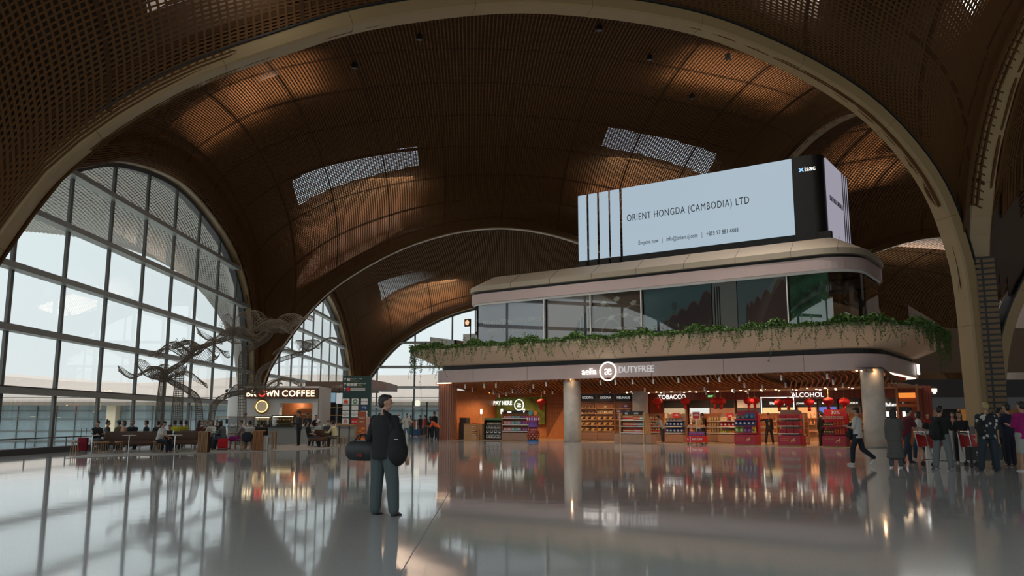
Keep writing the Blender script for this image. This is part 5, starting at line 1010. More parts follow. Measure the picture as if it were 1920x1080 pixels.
def chair(px, Y, rz, label):
    e = empty('timber_chair', label, 'chair', AT(px, Y)+Vector((0, 0, FZ)), rz, 'timber cafe chairs'); b = MB(); b.box((0, 0, .44), (.42, .42, .035)); b.build('seat', 'stoolw', e); b = MB(); b.box((0, -.2, .74), (.42, .025, .14)); b.build('backrest', 'stoolw', e)
    for sx in (-1, 1):
        b = MB(); b.bar((sx*.19, -.2, .8), (sx*.2, -.21, 0), .03); b.build('leg', 'stoolw', e); b = MB(); b.bar((sx*.19, .18, .43), (sx*.2, .2, 0), .03); b.build('leg', 'stoolw', e)
    b = MB(); b.bar((-.19, -.2, .2), (.19, -.2, .2), .02); b.build('stretcher', 'stoolw', e); return e
chair(463.5, 37.4, .1, 'timber chair with a dark jacket over it, back towards the hall'); chair(434, 38.8, PI/2+.2, 'timber chair beside the red backpack'); chair(508, 40.4, PI/2, 'high timber chair right of the slatted bin'); chair(372, 38.9, -PI/2, 'timber chair under the woman in maroon'); chair(452, 38.9, -1.2, 'timber chair under the woman with magenta skirt')
e = empty('timber_table', 'square timber table in front of the man in black shirt', 'table', AT(497, 38.4)+Vector((0, 0, FZ))); b = MB(); b.box((0, 0, .76), (1.0, .7, .04)); b.build('tabletop', 'stoolw', e)
for sx in (-1, 1):
    for sy in (-1, 1): b = MB(); b.box((sx*.44, sy*.3, .37), (.05, .05, .74)); b.build('leg', 'stoolw', e)
# luggage in the cafe
def suitcase(loc, rz, m, label, w=.38, h=.55, d=.24, handle=True):
    e = empty('suitcase', label, 'suitcase', loc, rz); b = MB(); b.prism(rrect(-w/2, w/2, -d/2, d/2, 0, 5, [.05]*4), .06, .06+h); b.build('shell', m, e, False)
    for k in range(3): b = MB(); b.box((-w/4+k*w/4, -d/2-.004, .06+h/2), (.02, .012, h*.9)); b.build('rib', m, e)
    for sx in (-1, 1): b = MB(); b.ball((sx*(w/2-.05), 0, .03), .03, 8); b.build('wheel', 'black', e)
    if handle: b = MB(); b.tube([(-.1, 0, .06+h), (-.1, 0, 1.0), (.1, 0, 1.0), (.1, 0, .06+h)], .012, 8); b.build('handle', 'black', e)
    return e
suitcase(AT(157, 35.0)+Vector((0, 0, FZ)), .2, cloth('suit_red', (.25, .01, .025)), 'dark red suitcase with raised handle at the left sofa end')
e = empty('backpack', 'bright red backpack on a small trolley beside the timber chair', 'bag', AT(419, 37.4)+Vector((0, 0, FZ))); b = MB(); b.prism(rrect(-.2, .2, -.12, .12, 0, 5, [.07]*4), .08, .5); b.build('pack', cloth('bag_red', (.6, .01, .02)), e); b = MB(); b.prism(rrect(-.13, .13, -.16, -.1, 0, 4, [.03]*4), .14, .38); b.build('front_pocket', cloth('bag_red2', (.5, .01, .02)), e); b = MB(); b.box((0, 0, .04), (.42, .28, .03)); [b.ball((sx*.16, 0, .025), .025, 8) for sx in (-1, 1)]; b.build('trolley', 'black', e)
for (px, Y, z, l) in ((325, 34.75, .74, 'clear water bottle on the table by the man in white shirt'), (172, 34.35, .74, 'small white bottle on the round table at far left'), (404, 38.6, .74, 'white cup on the table of the group of five'), (399, 38.5, .74, 'second white cup on the table of the group of five')):
    o = bpy.data.objects.new('water_bottle', proto('bottle', 'white', 'teal', .07, .07, .2)); COL.objects.link(o); o.location = AT(px, Y)+Vector((0, 0, z)); tag(o, l, 'bottle')
# ---------------------------------------------------------------- woven wire tree sculptures
def wire(mb, name, parent, th): 
    o = mb.build(name, 'wire', parent); md = o.modifiers.new('wire', 'WIREFRAME'); md.thickness = th; md.use_even_offset = False; md.use_replace = True; return o
def spline(pts, n=40):
    return [Vector(p) for p in smooth_curve(np.array([tuple(p) for p in pts]), n)]
def trunk(e, pts, r0, r1, seg=44, n=18):
    P_ = spline(pts, seg); rs = [r0+(r1-r0)*(i/(seg-1))**.6 for i in range(seg)]; b = MB(); b.tube(P_, rs, n, cap=False); wire(b, 'trunk', e, .026); return P_[-1]
def petals(e, c, dirs, seed):
    rnd = random.Random(seed)
    for (dx, dz, ln, wd, dy) in dirs:
        b = MB(); n, m = 22, 10; d = Vector((dx, dy, 0)).normalized(); sd = Vector((-d.y, d.x, 0)); ph = rnd.uniform(0, 6)
        vs = []
        for i in range(n+1):
            t = i/n; w = wd*1.35*(.12+math.sin(PI*min(1, t*.9+.06))**.8); c0 = c+d*(ln*t)+Vector((0, 0, dz*t+.22*math.sin(t*5.5+ph)))
            for j in range(m+1): s = j/m*2-1; vs.append(c0+sd*(w*s)+Vector((0, 0, .30*wd*math.sin(s*2.4+t*4+ph)+.22*abs(s)*wd*math.sin(t*6+ph))))
        b.add(vs, [(i*(m+1)+j, i*(m+1)+j+1, (i+1)*(m+1)+j+1, (i+1)*(m+1)+j) for i in range(n) for j in range(m)]); wire(b, 'petal', e, .025)
    b = MB(); b.ball(c, (.2, .2, .12), 12); wire(b, 'hub', e, .016)
def tree(label, legs, crown, dirs, Y, seed):
    c = D(crown[0], crown[1], Y); e = empty('wire_tree_sculpture', label, 'sculpture', (0, 0, 0), 0, 'woven wire tree sculptures')
    for pts, r0, r1 in legs:
        P_ = [D(x, y, yy) if y < 838 else AT(x, yy, 0) for x, y, yy in pts]; trunk(e, P_, r0, r1)
    petals(e, c, dirs, seed); return e
tree('woven wire tree with lowest crown nearest the windows, two trunks', [([(297, 840, 39.6), (298, 790, 39.6), (301, 745, 39.6), (305, 706, 39.6)], .25, .12), ([(375, 840, 39.8), (374, 790, 39.8), (370, 750, 39.8), (352, 732, 39.7), (325, 718, 39.6), (307, 706, 39.6)], .24, .11)], (306, 703), [(-1, .28, 2.0, .42, -.2), (1, -.28, 2.2, .3, -.1), (-.6, .1, 1.3, .4, .8), (.5, .35, 1.2, .4, .9), (.2, .1, 1.1, .35, -1), (-.7, .3, 1.4, .36, -.9)], 39.6, 1)
tree('woven wire tree with dark ragged crown in the middle and leaning trunk', [([(331, 840, 42), (332, 780, 42), (335, 730, 42), (338, 685, 42)], .34, .2), ([(308, 703, 40), (325, 690, 41), (345, 678, 41.8), (358, 664, 42)], .12, .1)], (359, 658), [(-1, .15, 2.1, .5, 0), (1, .1, 2.0, .5, -.1), (-.6, .75, 1.2, .45, .5), (.6, -.1, 1.5, .5, .8), (.3, -.3, 1.4, .42, -1), (-.8, -.2, 1.7, .42, -.8), (.9, .5, 1.5, .3, .6)], 42, 2)
tree('woven wire tree with highest wide crown above the coffee sign', [([(452, 840, 45), (454, 760, 45), (454, 690, 45), (457, 663, 45), (478, 647, 45), (500, 633, 45), (511, 618, 45)], .26, .17)], (512, 612), [(-1, -.15, 2.6, .6, 0), (1, .25, 2.2, .55, 0), (-.5, .5, 1.9, .6, .6), (.5, .55, 1.9, .6, .7), (-.6, .35, 2.2, .5, -.8), (.7, -.1, 1.8, .5, -.8)], 45, 3)
tree('woven wire crown joining the middle and highest crowns', [([(360, 656, 42.5), (390, 646, 43), (415, 638, 43.4), (437, 630, 43.6)], .1, .12)], (437, 626), [(-1, .0, 1.9, .45, 0), (1, .1, 1.8, .5, 0), (-.3, .75, 1.0, .45, .6), (.4, .4, 1.4, .42, .8), (.2, -.3, 1.3, .4, -1)], 43.6, 4)
tree('woven wire tree rising behind the coffee sign, crown to the right', [([(482, 840, 54), (484, 745, 54), (485, 705, 54), (495, 690, 54), (525, 675, 54), (560, 664, 54), (574, 655, 54)], .26, .12)], (577, 650), [(-1, -.5, 2.3, .3, .1), (1, .5, 2.2, .3, .1), (-.5, .2, 1.5, .4, .9), (.5, .2, 1.4, .4, -.8)], 54, 5)
tree('woven wire tree bowing low over the coffee sign', [([(393, 840, 44), (396, 785, 44), (405, 755, 44), (425, 742, 44), (445, 737, 44), (462, 735, 44)], .22, .12)], (478, 727), [(-1, -.35, 1.6, .35, 0), (1, .35, 2.6, .35, 0), (.6, .1, 1.6, .4, .7), (-.3, .25, 1.2, .4, .8)], 44, 6)
# far concourse: sign posts and barrier
e = empty('post_sign', 'glowing pale lozenge sign between two black posts in the far hall', 'sign', AT(782, 62)); b = MB(); b.prism([(-.2, -.25), (.2, -.25), (.2, .25), (-.2, .25)], 0, .001); b = MB(); P5 = [(-.17, -.2), (.17, -.2), (.2, 0), (.17, .2), (0, .27), (-.17, .2), (-.2, 0)]; b.add([(x, -.03, 2.5+z) for x, z in P5]+[(x, .03, 2.5+z) for x, z in P5], [tuple(range(7)), tuple(range(13, 6, -1))]+[(i, 7+i, 7+(i+1) % 7, (i+1) % 7) for i in range(7)]); b.build('lit_plate', glow('lozenge', (.9, .88, .7), 1.0), e)
b = MB(); b.box((-.34, 0, 1.35), (.08, .08, 2.7)); b.box((-.2, 0, 2.5), (.25, .03, .03)); b.build('post', 'black', e)
e = empty('black_post', 'plain black post standing alone in the far hall', 'post', AT(800, 62)); b = MB(); b.box((0, 0, 1.3), (.09, .09, 2.6)); b.cyl((0, 0, 0), .2, .03, 16); b.build('post', 'black', e)
# ---------------------------------------------------------------- people
BAKE = []
def cap(mb, p, q, r1, r2, n=10):
    p = Vector(p); q = Vector(q); mb.ball(p, r1, n); mb.ball(q, r2, n); mb.tube([p, q], [r1, r2], n, cap=False)
def remesh(o, vox, smooth=4):
    m = o.modifiers.new('skin', 'REMESH'); m.mode = 'VOXEL'; m.voxel_size = vox; m.use_smooth_shade = True
    if smooth: s = o.modifiers.new('soft', 'SMOOTH'); s.iterations = smooth; s.factor = .5
    BAKE.append(o); return o
ARM = dict(down=((.14, .02, -1), (.06, .14, -1)), phone=((.16, .2, -1), (-.35, .95, .25)), hips=((.75, -.15, -.75), (-.75, .3, -.5)), fwd=((.14, .55, -.85), (-.12, 1, .05)), cart=((.12, .4, -.9), (0, 1, -.25)), face=((.2, .5, -.8), (-.25, .5, .9)),
           point=((1, .15, -.15), (1, .25, .02)), back=((.14, -.12, -1), (.06, .1, -1)), lap=((.12, .2, -1), (-.3, .9, -.2)), carry=((.2, .02, -1), (.1, .12, -1)), cross=((.12, .35, -.9), (-.9, .45, .1)), up=((.3, .6, .2), (-.1, .3, 1)))
LEG = dict(stand=((.05, 0, -1), (.03, -.02, -1)), wide=((.16, .02, -1), (.1, -.03, -1)), fore=((.03, .35, -1), (.02, .05, -1)), aft=((.03, -.22, -1), (.02, -.42, -.9)), toe=((.04, -.18, -1), (.02, -.85, -.75)), sit=((.12, 1, -.06), (.02, .08, -1)), sitw=((.3, 1, -.06), (.05, .2, -1)), kneeup=((-.15, 1, .12), (.5, .6, -.55)), bent=((.05, .12, -1), (.03, -.06, -1)))
def person(label, loc, rz, top=(.02, .02, .022), bot=(.03, .04, .06), h=1.70, arms=('down', 'down'), legs=('stand', 'stand'), sit=False, lean=0.0, turn=0.0, nod=0.0, hair='short', hairc='hair', sleeve=1.0, bottom='trousers', shoe=(.03, .03, .03), fat=1.0, vox=.018, hat=None, mask=False, skin='skin', group=None, hero=False, coat=False, bend=0.0):
    s = h/1.72; e = empty('person', label, 'person', loc, rz, group); e.scale = (s, s, s)
    hipz = .52 if sit else .93; hip = Vector((0, 0, hipz)); up = Vector((0, math.sin(lean), math.cos(lean)))
    body, tp, bt = MB(), MB(), MB(); F_ = fat
    P = lambda t: hip+up*t
    def torso(m, g):
        if g > 0:
            rg = ([] if sit else [(-.13, .172, .128), (-.05, .168, .124)])+[(.0, .165, .12), (.1, .156, .114), (.2, .156, .114), (.32, .17, .12), (.42, .172, .116), (.475, .14, .095), (.5, .09, .07)]; sdv = Vector((1, 0, 0)); fwd = up.cross(sdv)*-1; n = 20
            vs = [P(t)+sdv*((rx*F_+g)*math.cos(2*PI*k/n))+fwd*((ry*F_+g)*math.sin(2*PI*k/n)) for t, rx, ry in rg for k in range(n)]
            m.add(vs, [(i*n+k, i*n+(k+1) % n, (i+1)*n+(k+1) % n, (i+1)*n+k) for i in range(len(rg)-1) for k in range(n)]+[tuple(range(n-1, -1, -1)), tuple((len(rg)-1)*n+k for k in range(n))]); return
        for t, rx, ry, rzz in ((.0, .158, .112, .12), (.1, .15, .108, .12), (.2, .145, .105, .13), (.32, .16, .112, .14), (.42, .165, .105, .11)): m.ball(P(t), ((rx*F_)+g, (ry*F_)+g, rzz), 14)
    torso(body, -.012); neck = P(.55); cap(body, P(.45), neck+up*.04, .06, .05)
    hd = neck+up*.13+Vector((0, math.sin(lean)*.02+.015, 0)); R = Matrix.Rotation(turn, 3, 'Z')@Matrix.Rotation(-nod, 3, 'X'); H = lambda v: hd+R@Vector(v)
    def hball(m, c, r, n=12):
        k = len(m.v); m.ball((0, 0, 0), r, n); m.v[k:] = [tuple(H(Vector(v)+Vector(c))) for v in m.v[k:]]
    hball(body, (0, 0, .02), (.077, .096, .1), 14); hball(body, (0, .03, -.055), (.055, .06, .055)); hball(body, (0, .1, -.005), (.013, .02, .02), 8); hball(body, (0, .082, -.055), (.026, .016, .012), 8)
    for sx in (-1, 1): hball(body, (sx*.078, -.005, 0), (.012, .02, .03), 8)
    sh = [P(.44)+Vector((sx*.17*F_, 0, 0)) for sx in (-1, 1)]; hands = []
    for i, sx in enumerate((-1, 1)):
        a, b = ARM[arms[i]] if isinstance(arms[i], str) else arms[i]; a = Vector((a[0]*sx, a[1], a[2])).normalized(); b = Vector((b[0]*sx, b[1], b[2])).normalized()
        el = sh[i]+a*.285; wr = el+b*.25; cap(body, sh[i], el, .05, .04); cap(body, el, wr, .04, .028)
        # hand: palm, four bent fingers, thumb from the side of the palm
        sd = b.cross(Vector((0, 0, 1)) if abs(b.z) < .8 else Vector((0, 1, 0))).normalized(); pn = sd.cross(b).normalized(); pa = wr+b*.085
        cap(body, wr, pa, .026, .034); cap(body, wr+b*.05+sd*.02, pa+sd*.018, .016, .015); cap(body, wr+b*.05-sd*.02, pa-sd*.018, .016, .015)
        for k, (o_, l_) in enumerate(((-.03, .034), (-.011, .042), (.010, .045), (.030, .038))):
            f0 = pa+sd*o_; f1 = f0+b*l_+pn*-.006; f2 = f1+(b-pn*.75).normalized()*(l_*.85); cap(body, f0, f1, .0105, .0095, 8); cap(body, f1, f2, .0095, .008, 8)
        t0 = wr+b*.03+sd*(-sx)*.025; t1 = t0+(b*.8-sd*sx*.7).normalized()*.04; t2 = t1+(b-sd*sx*.2-pn*.3).normalized()*.03; cap(body, t0, t1, .014, .012, 8); cap(body, t1, t2, .012, .009, 8); hands.append(pa)
        g = .018*F_; tp.ball(sh[i]+Vector((0, 0, -.01)), .062*F_+.008, 12)
        if sleeve > .45: cap(tp, sh[i], el, .056+g*.5, .052+g*.4); cap(tp, el, el+(wr-el)*(max(0, (sleeve-.5)*2)*.96), .052+g*.3, .043)
        else: cap(tp, sh[i], sh[i]+(el-sh[i])*max(.1, sleeve*2), .058+g*.5, .062+g*.3)
    torso(tp, .014 if not coat else .035); cap(tp, P(.48)+Vector((-.08, 0, 0)), P(.48)+Vector((.08, 0, 0)), .055, .055)
    feet = []
    for i, sx in enumerate((-1, 1)):
        a, b = LEG[legs[i]]; a = Vector((a[0]*sx, a[1], a[2])).normalized(); b = Vector((b[0]*sx, b[1], b[2])).normalized()
        h0 = hip+Vector((sx*.09*F_, 0, -.03)); kn = h0+a*.43; an_ = kn+b*.415
        cap(body, h0, kn, .075, .05); cap(body, kn, an_, .05, .034); cap(body, an_, an_+Vector((0, .1, -.035)), .034, .03)
        feet.append((an_, b))
        if bottom == 'shorts': cap(bt, h0, kn+(kn-h0)*-.05, .1*F_, .088)
        elif bottom == 'skirt': cap(bt, h0, kn, .11, .13)
        else: w = .024 if bottom != 'wide' else .04; cap(bt, h0, kn, .085*F_+w*.6, .058+w); cap(bt, kn, an_+Vector((0, 0, .03)), .058+w, .042+w)
    bt.ball(hip+Vector((0, 0, -.02)), (.165*F_+.006, .118*F_+.012, .12), 14)
    if coat:
        for k in range(7): t = -.1-k*.085; tp.ball(hip+Vector((0, -.01, t)), (.19+.012*k, .14+.01*k, .09), 14)
    bo = remesh(body.build('body', skin, e), min(vox, .014) if not hero else .0085, 3 if not hero else 2)
    remesh(tp.build('coat' if coat else 'shirt', cloth('c%03d%03d%03d' % tuple(int(x*999) for x in top), top), e), vox, 5)
    remesh(bt.build({'shorts': 'shorts', 'skirt': 'skirt'}.get(bottom, 'trousers'), cloth('c%03d%03d%03d' % tuple(int(x*999) for x in bot), bot), e), vox, 5)
    lowest = min(f[0].z for f in feet)
    for an_, b in feet:
        m = MB(); pitch = 0
        if b.y < -.3: pitch = .9
        fd = Vector((0, math.cos(pitch), -math.sin(pitch))); c = an_+Vector((0, 0, -.045)); k = 10
        m.ball(c+fd*.0, (.043, .05, .045), 10); m.ball(c+fd*.06+Vector((0, 0, -.008)), (.046, .07, .036), 10); m.ball(c+fd*.12+Vector((0, 0, -.014)), (.044, .06, .028), 10); remesh(m.build('shoe', mat('shoe%03d' % int(shoe[0]*999), shoe, .6), e), .012, 2)
        if hero: q = MB(); q.prism([(c.x+.047*math.cos(t)*1.0, c.y+.055+.125*math.sin(t)) for t in [2*PI*j/20 for j in range(20)]], c.z-.04, c.z-.018); q.build('sole', 'creme', e)
    if hair:
        m = MB(); hc = M[hairc] if isinstance(hairc, str) else hairc
        hball(m, (0, -.018, .045), (.084, .096, .088)); hball(m, (0, -.045, .0), (.076, .068, .085))
        if hair in ('short', 'shaved'): hball(m, (0, .035, .088), (.062, .06, .035))
        if hair == 'bun': hball(m, (0, -.05, .14), (.04, .04, .04)); hball(m, (0, .02, .09), (.07, .07, .035))
        if hair == 'bob':
            for sx in (-1, 1): hball(m, (sx*.07, -.02, -.05), (.03, .05, .09))
            hball(m, (0, -.06, -.05), (.075, .045, .1)); hball(m, (0, .03, .09), (.075, .065, .035))
        if hair == 'long':
            for sx in (-1, 1): hball(m, (sx*.072, -.02, -.05), (.03, .05, .11))
            hball(m, (0, -.07, -.12), (.085, .045, .2)); hball(m, (0, -.085, -.3), (.075, .035, .18)); hball(m, (0, .03, .09), (.075, .065, .035))
        remesh(m.build('hair', hc, e), .012, 2)
    if hat:
        m = MB(); hball(m, (0, -.005, .075), (.092, .105, .07)); hball(m, (0, .1, .05), (.07, .07, .012)); remesh(m.build('cap', cloth('hat%03d' % int(hat[0]*999), hat), e), .011, 1)
    for sx in (-1, 1): m = MB(); hball(m, (sx*.03, .089, .012), (.012, .008, .007), 8); m.build('eye', 'black', e)
    if mask: m = MB(); hball(m, (0, .065, -.05), (.06, .055, .045)); m.build('face_mask', 'offw' if mask == 1 else 'black', e)
    return e, hands
def backpack(loc, rz, m, label, w=.3, h=.46, d=.17, z=1.0):
    e = empty('backpack', label, 'bag', loc, rz); b = MB(); b.ball((0, 0, z+.05), (w/2, d/2, h/2), 14); b.ball((0, 0, z-.08), (w/2*1.05, d/2*1.1, h/2.6), 14); remesh(b.build('pack', m, e), .016, 3); b = MB(); b.ball((0, -d/2, z-.08), (w/2.8, d/4, h/5), 12); b.build('pocket', m, e)
    for sx in (-1, 1): b = MB(); b.tube([(sx*.11, d/2-.02, z-.15), (sx*.13, d/2+.12, z+.0), (sx*.12, d/2+.17, z+.2), (sx*.1, d/2+.08, z+.36), (sx*.08, d/2-.02, z+.26)], .016, 6); b.build('strap', m, e)
    return e
BLK = (.012, .012, .014); BLKC = lambda: cloth('bag_black', (.012, .013, .015))
DN = (.035, .05, .07)
# the standing man in the foreground
MP = G(717, 966); man, hh = person('man standing alone in foreground, black sweatshirt, faded jeans, back turned', MP, -.55, top=(.006, .007, .008), bot=(.058, .078, .082), h=1.76, arms=(((.3, -.02, -1), (.15, .5, -.85)), ((.3, .05, -1), (.15, .35, -.9))), legs=('stand', 'wide'), turn=-.85, bottom='wide', shoe=(.012, .012, .014), fat=1.12, vox=.012, hero=True)
def bagat(off): return MP+Matrix.Rotation(-.25, 3, 'Z')@Vector(off)
e = empty('duffel_bag', 'black duffel bag hanging from the left hand of the standing man', 'bag', bagat((-.40, .12, .93)), -.5)
b = MB(); prof = [(-.27, .06), (-.26, .12), (-.2, .15), (0, .155), (.2, .15), (.26, .12), (.27, .06)]; n = 16
vs = [(x, .85*r*math.cos(2*PI*k/n), r*math.sin(2*PI*k/n)) for x, r in prof for k in range(n)]; b.add(vs, [(i*n+k, i*n+(k+1) % n, (i+1)*n+(k+1) % n, (i+1)*n+k) for i in range(len(prof)-1) for k in range(n)]+[tuple(range(n-1, -1, -1)), tuple((len(prof)-1)*n+k for k in range(n))]); b.build('bag_body', cloth('duffel', (.014, .016, .018), .6), e, True)
for sx in (-.03, .03): b = MB(); b.tube([(-.12, sx*2, .13), (-.07, sx, .22), (0, sx*.4, .25), (.07, sx, .22), (.12, sx*2, .13)], .012, 8); b.build('handle', BLKC(), e)
b = MB(); b.box((.05, -.135, -.06), (.1, .01, .05)); b.build('red_patch', cloth('patch', (.12, .012, .01)), e); b = MB(); b.tube([(-.25, -.02, .13), (0, -.02, .158), (.25, -.02, .13)], .006, 6); b.build('zip', 'grey', e)
e = empty('shoulder_bag', 'large round black bag slung at the right side of the standing man', 'bag', bagat((.22, -.04, .03)), -.25)
b = MB(); b.ball((0, .0, 1.0), (.14, .15, .3), 18); b.ball((.01, 0, .9), (.16, .16, .22), 18); b.ball((-.06, 0, 1.25), (.08, .12, .12), 12); remesh(b.build('bag_body', cloth('slung', (.008, .008, .009)), e), .014, 5); b = MB(); b.tube([(-.05, -.06, 1.25), (-.14, -.13, 1.42), (-.2, -.04, 1.5), (-.14, .12, 1.42), (-.05, .08, 1.25)], .022, 8); b.build('strap', BLKC(), e); b = MB(); b.box((.05, -.152, 1.08), (.06, .006, .008)); b.build('zip_pull', 'chrome', e)
# people in the hall
pj = lambda x, y: G(x, y)
person('man in white polo and blue shorts, hands on hips, facing the viewer', pj(762, 825), PI+.1, (.6, .58, .53), (.12, .18, .24), 1.7, ('hips', 'hips'), bottom='shorts', sleeve=.4, vox=.02)
backpack(pj(762, 825)+Vector((0, .16, 0)), PI, BLKC(), 'black backpack worn by the man in blue shorts')
person('person in grey jacket and black trousers with backpack in the far hall', pj(806, 821), -.6, (.25, .26, .28), BLK, 1.55, ('phone', 'phone'), vox=.02); backpack(pj(806, 821)+Vector((-.1, -.17, 0)), -.6, BLKC(), 'black backpack on the person in grey jacket')
person('tall person in black standing in the far hall near the shop corner', AT(814, 58), 2.6, (.015, .016, .02), (.02, .02, .03), 1.85, ('down', 'phone'), vox=.02)
person('person in orange shirt bending forward at the shop corner', AT(821, 54.5), PI/2, (.75, .12, .03), (.02, .02, .03), 1.6, ('fwd', 'fwd'), lean=.9, vox=.02)
for i, (px, Y, c, l) in enumerate(((747, 62, (.03, .03, .03), 'distant dark figure with red cap behind the man in shorts'), (770, 70, (.3, .3, .3), 'distant person in grey standing by blue luggage'), (788, 72, (.02, .02, .02), 'distant person sitting low beside the black post'), (797, 74, (.4, .05, .03), 'distant person in rust red near the glass end wall'))): person(l, AT(px, Y), .5*i, c, DN, 1.65, vox=.03, hat=(.5, .02, .02) if i == 0 else None)
suitcase(AT(780, 66), .2, mat('blue_shell', (.03, .12, .25), .4), 'blue suitcase standing in the far hall below the lozenge sign', .6, .5, .4, False)
suitcase(AT(790, 67), .1, mat('dark_shell', (.03, .03, .035), .4), 'dark suitcase right of the blue one in the far hall', .4, .55, .3, True)
suitcase(AT(772, 68), -.2, mat('teal_shell', (.03, .1, .12), .4), 'dark teal suitcase left of the blue one in the far hall', .4, .7, .3, False)
for i, (px, c) in enumerate(((776, 'orange'), (785, 'red'), (793, 'orange'), (801, 'red'))): e = empty('queue_barrier', ('leftmost', 'second', 'third', 'rightmost')[i]+' rust coloured stand in the row at the far end of the hall', 'barrier', AT(px, 78)); b = MB(); b.box((0, 0, .6), (.35, .2, 1.2)); b.build('panel', mat('rust_panel', (.35, .09, .05), .6), e); b = MB(); b.box((0, 0, 1.23), (.4, .25, .06)); b.build('top', 'black', e)
def on(x, y, fwd, rz): return pj(x, y)
w1 = G(1612, 872); person('man in white tee and dark trousers walking left before the right column', w1, PI/2-.7, (.6, .6, .57), (.016, .022, .03), 1.74, ('phone', 'phone'), ('fore', 'toe'), sleeve=.42, shoe=(.7, .7, .68), nod=.35, vox=.014)
backpack(w1+Vector((-.17, .12, 0)), PI/2-.7+PI, BLKC(), 'dark bag worn on the chest by the man in white tee')
c1_ = G(1681, 877); person('woman with very long black hair and grey coat, back to the viewer', c1_, -.5, (.10, .10, .095), (.07, .09, .1), 1.7, ('down', 'fwd'), hair='long', coat=True, shoe=(.6, .6, .6), vox=.014)
p_ = G(1703, 868); person('man in maroon polo leaning on the luggage cart handle', p_, -PI/2+.2, (.10, .012, .02), DN, 1.76, ('cart', 'cart'), lean=.2, nod=.5, sleeve=.4, vox=.014, hair='short', legs=('fore', 'aft'))
p_ = G(1727, 862); person('woman in white tee and blue jeans stepping left with dark backpack', p_, .9, (.6, .6, .58), (.02, .045, .08), 1.64, ('down', 'fwd'), ('fore', 'aft'), sleeve=.35, hair='bob', shoe=(.5, .5, .5), vox=.014); backpack(p_+Vector((.22, -.1, .0)), .9, BLKC(), 'dark backpack on the woman in white tee', .34, .5, .22)
p_ = G(1770, 879); person('man in black shirt and loose grey cargo trousers standing sideways', p_, -1.0, (.012, .013, .014), (.17, .19, .2), 1.76, ('fwd', 'cart'), ('wide', 'wide'), fat=1.2, bottom='wide', hair='short', shoe=(.3, .32, .33), vox=.014); backpack(p_+Vector((-.24, -.12, .06)), -1.0, BLKC(), 'black backpack on the man in grey cargo trousers', .34, .5, .22)
p_ = G(1805, 868); person('woman in loose black top with long black hair by the second cart', p_, PI-.5, (.012, .012, .013), (.012, .012, .014), 1.62, ('cart', 'face'), hair='long', fat=1.2, sleeve=.5, vox=.014, shoe=(.5, .5, .48))
FLOR = mat('cloth_floral', (.012, .02, .03), .8); nt = FLOR.node_tree; t_ = nt.nodes.new('ShaderNodeTexCoord'); v_ = nt.nodes.new('ShaderNodeTexVoronoi'); v_.inputs['Scale'].default_value = 9; r_ = nt.nodes.new('ShaderNodeValToRGB'); nt.links.new(t_.outputs['Object'], v_.inputs['Vector']); nt.links.new(v_.outputs['Distance'], r_.inputs[0]); r_.color_ramp.interpolation = 'CONSTANT'; r_.color_ramp.elements[0].color = (.5, .5, .44, 1); r_.color_ramp.elements[1].position = .36; r_.color_ramp.elements[1].color = (.012, .02, .03, 1); nt.links.new(r_.outputs[0], nt.nodes['Principled BSDF'].inputs['Base Color'])
p_ = G(1858, 884); e, _ = person('blond man in dark shirt with white flowers, back to the viewer', p_, -.2, (.012, .02, .03), (.02, .032, .045), 1.84, ('down', 'down'), ('wide', 'stand'), fat=1.15, hair='short', hairc=mat('blond_hair', (.36, .29, .12), .6), sleeve=.5, shoe=(.03, .03, .03), bottom='wide', vox=.014)
for c in e.children:
    if c.name.startswith('shirt'): c.data.materials[0] = FLOR
e = empty('sling_bag', 'black sling bag on the left side of the man in flowered shirt', 'bag', p_+Vector((-.24, -.1, 0)), 0); b = MB(); b.ball((0, 0, 1.15), (.1, .13, .22), 12); b.build('bag_body', BLKC(), e, True); b = MB(); b.tube([(0, -.1, 1.3), (.2, -.2, 1.5), (.34, -.06, 1.6)], .014, 6); b.build('strap', BLKC(), e)
person('dark haired person in black half hidden behind the flowered shirt', G(1879, 868), -.6, (.02, .024, .03), (.02, .03, .04), 1.74, ('fwd', 'fwd'), nod=.5, vox=.016)
person('man in navy suit jacket with white collar, between flowered and magenta shirts', G(1897, 874), .5, (.008, .012, .03), (.008, .01, .02), 1.84, ('fwd', 'down'), coat=False, fat=1.1, vox=.014)
person('person in magenta shirt and grey shorts at the right edge of frame', G(1926, 884), .3, (.28, .004, .12), (.34, .36, .34), 1.86, ('phone', 'fwd'), bottom='shorts', sleeve=.45, fat=1.3, shoe=(.6, .03, .03), vox=.014)
person('person in red top standing behind the counter of the right hand shop', AT(1741, 40), PI, (.3, .02, .02), DN, 1.66, ('fwd', 'fwd'), vox=.018); person('person in dusty pink top behind the man in black shirt', AT(1788, 36), PI-.4, (.35, .12, .12), DN, 1.66, ('face', 'fwd'), vox=.018)
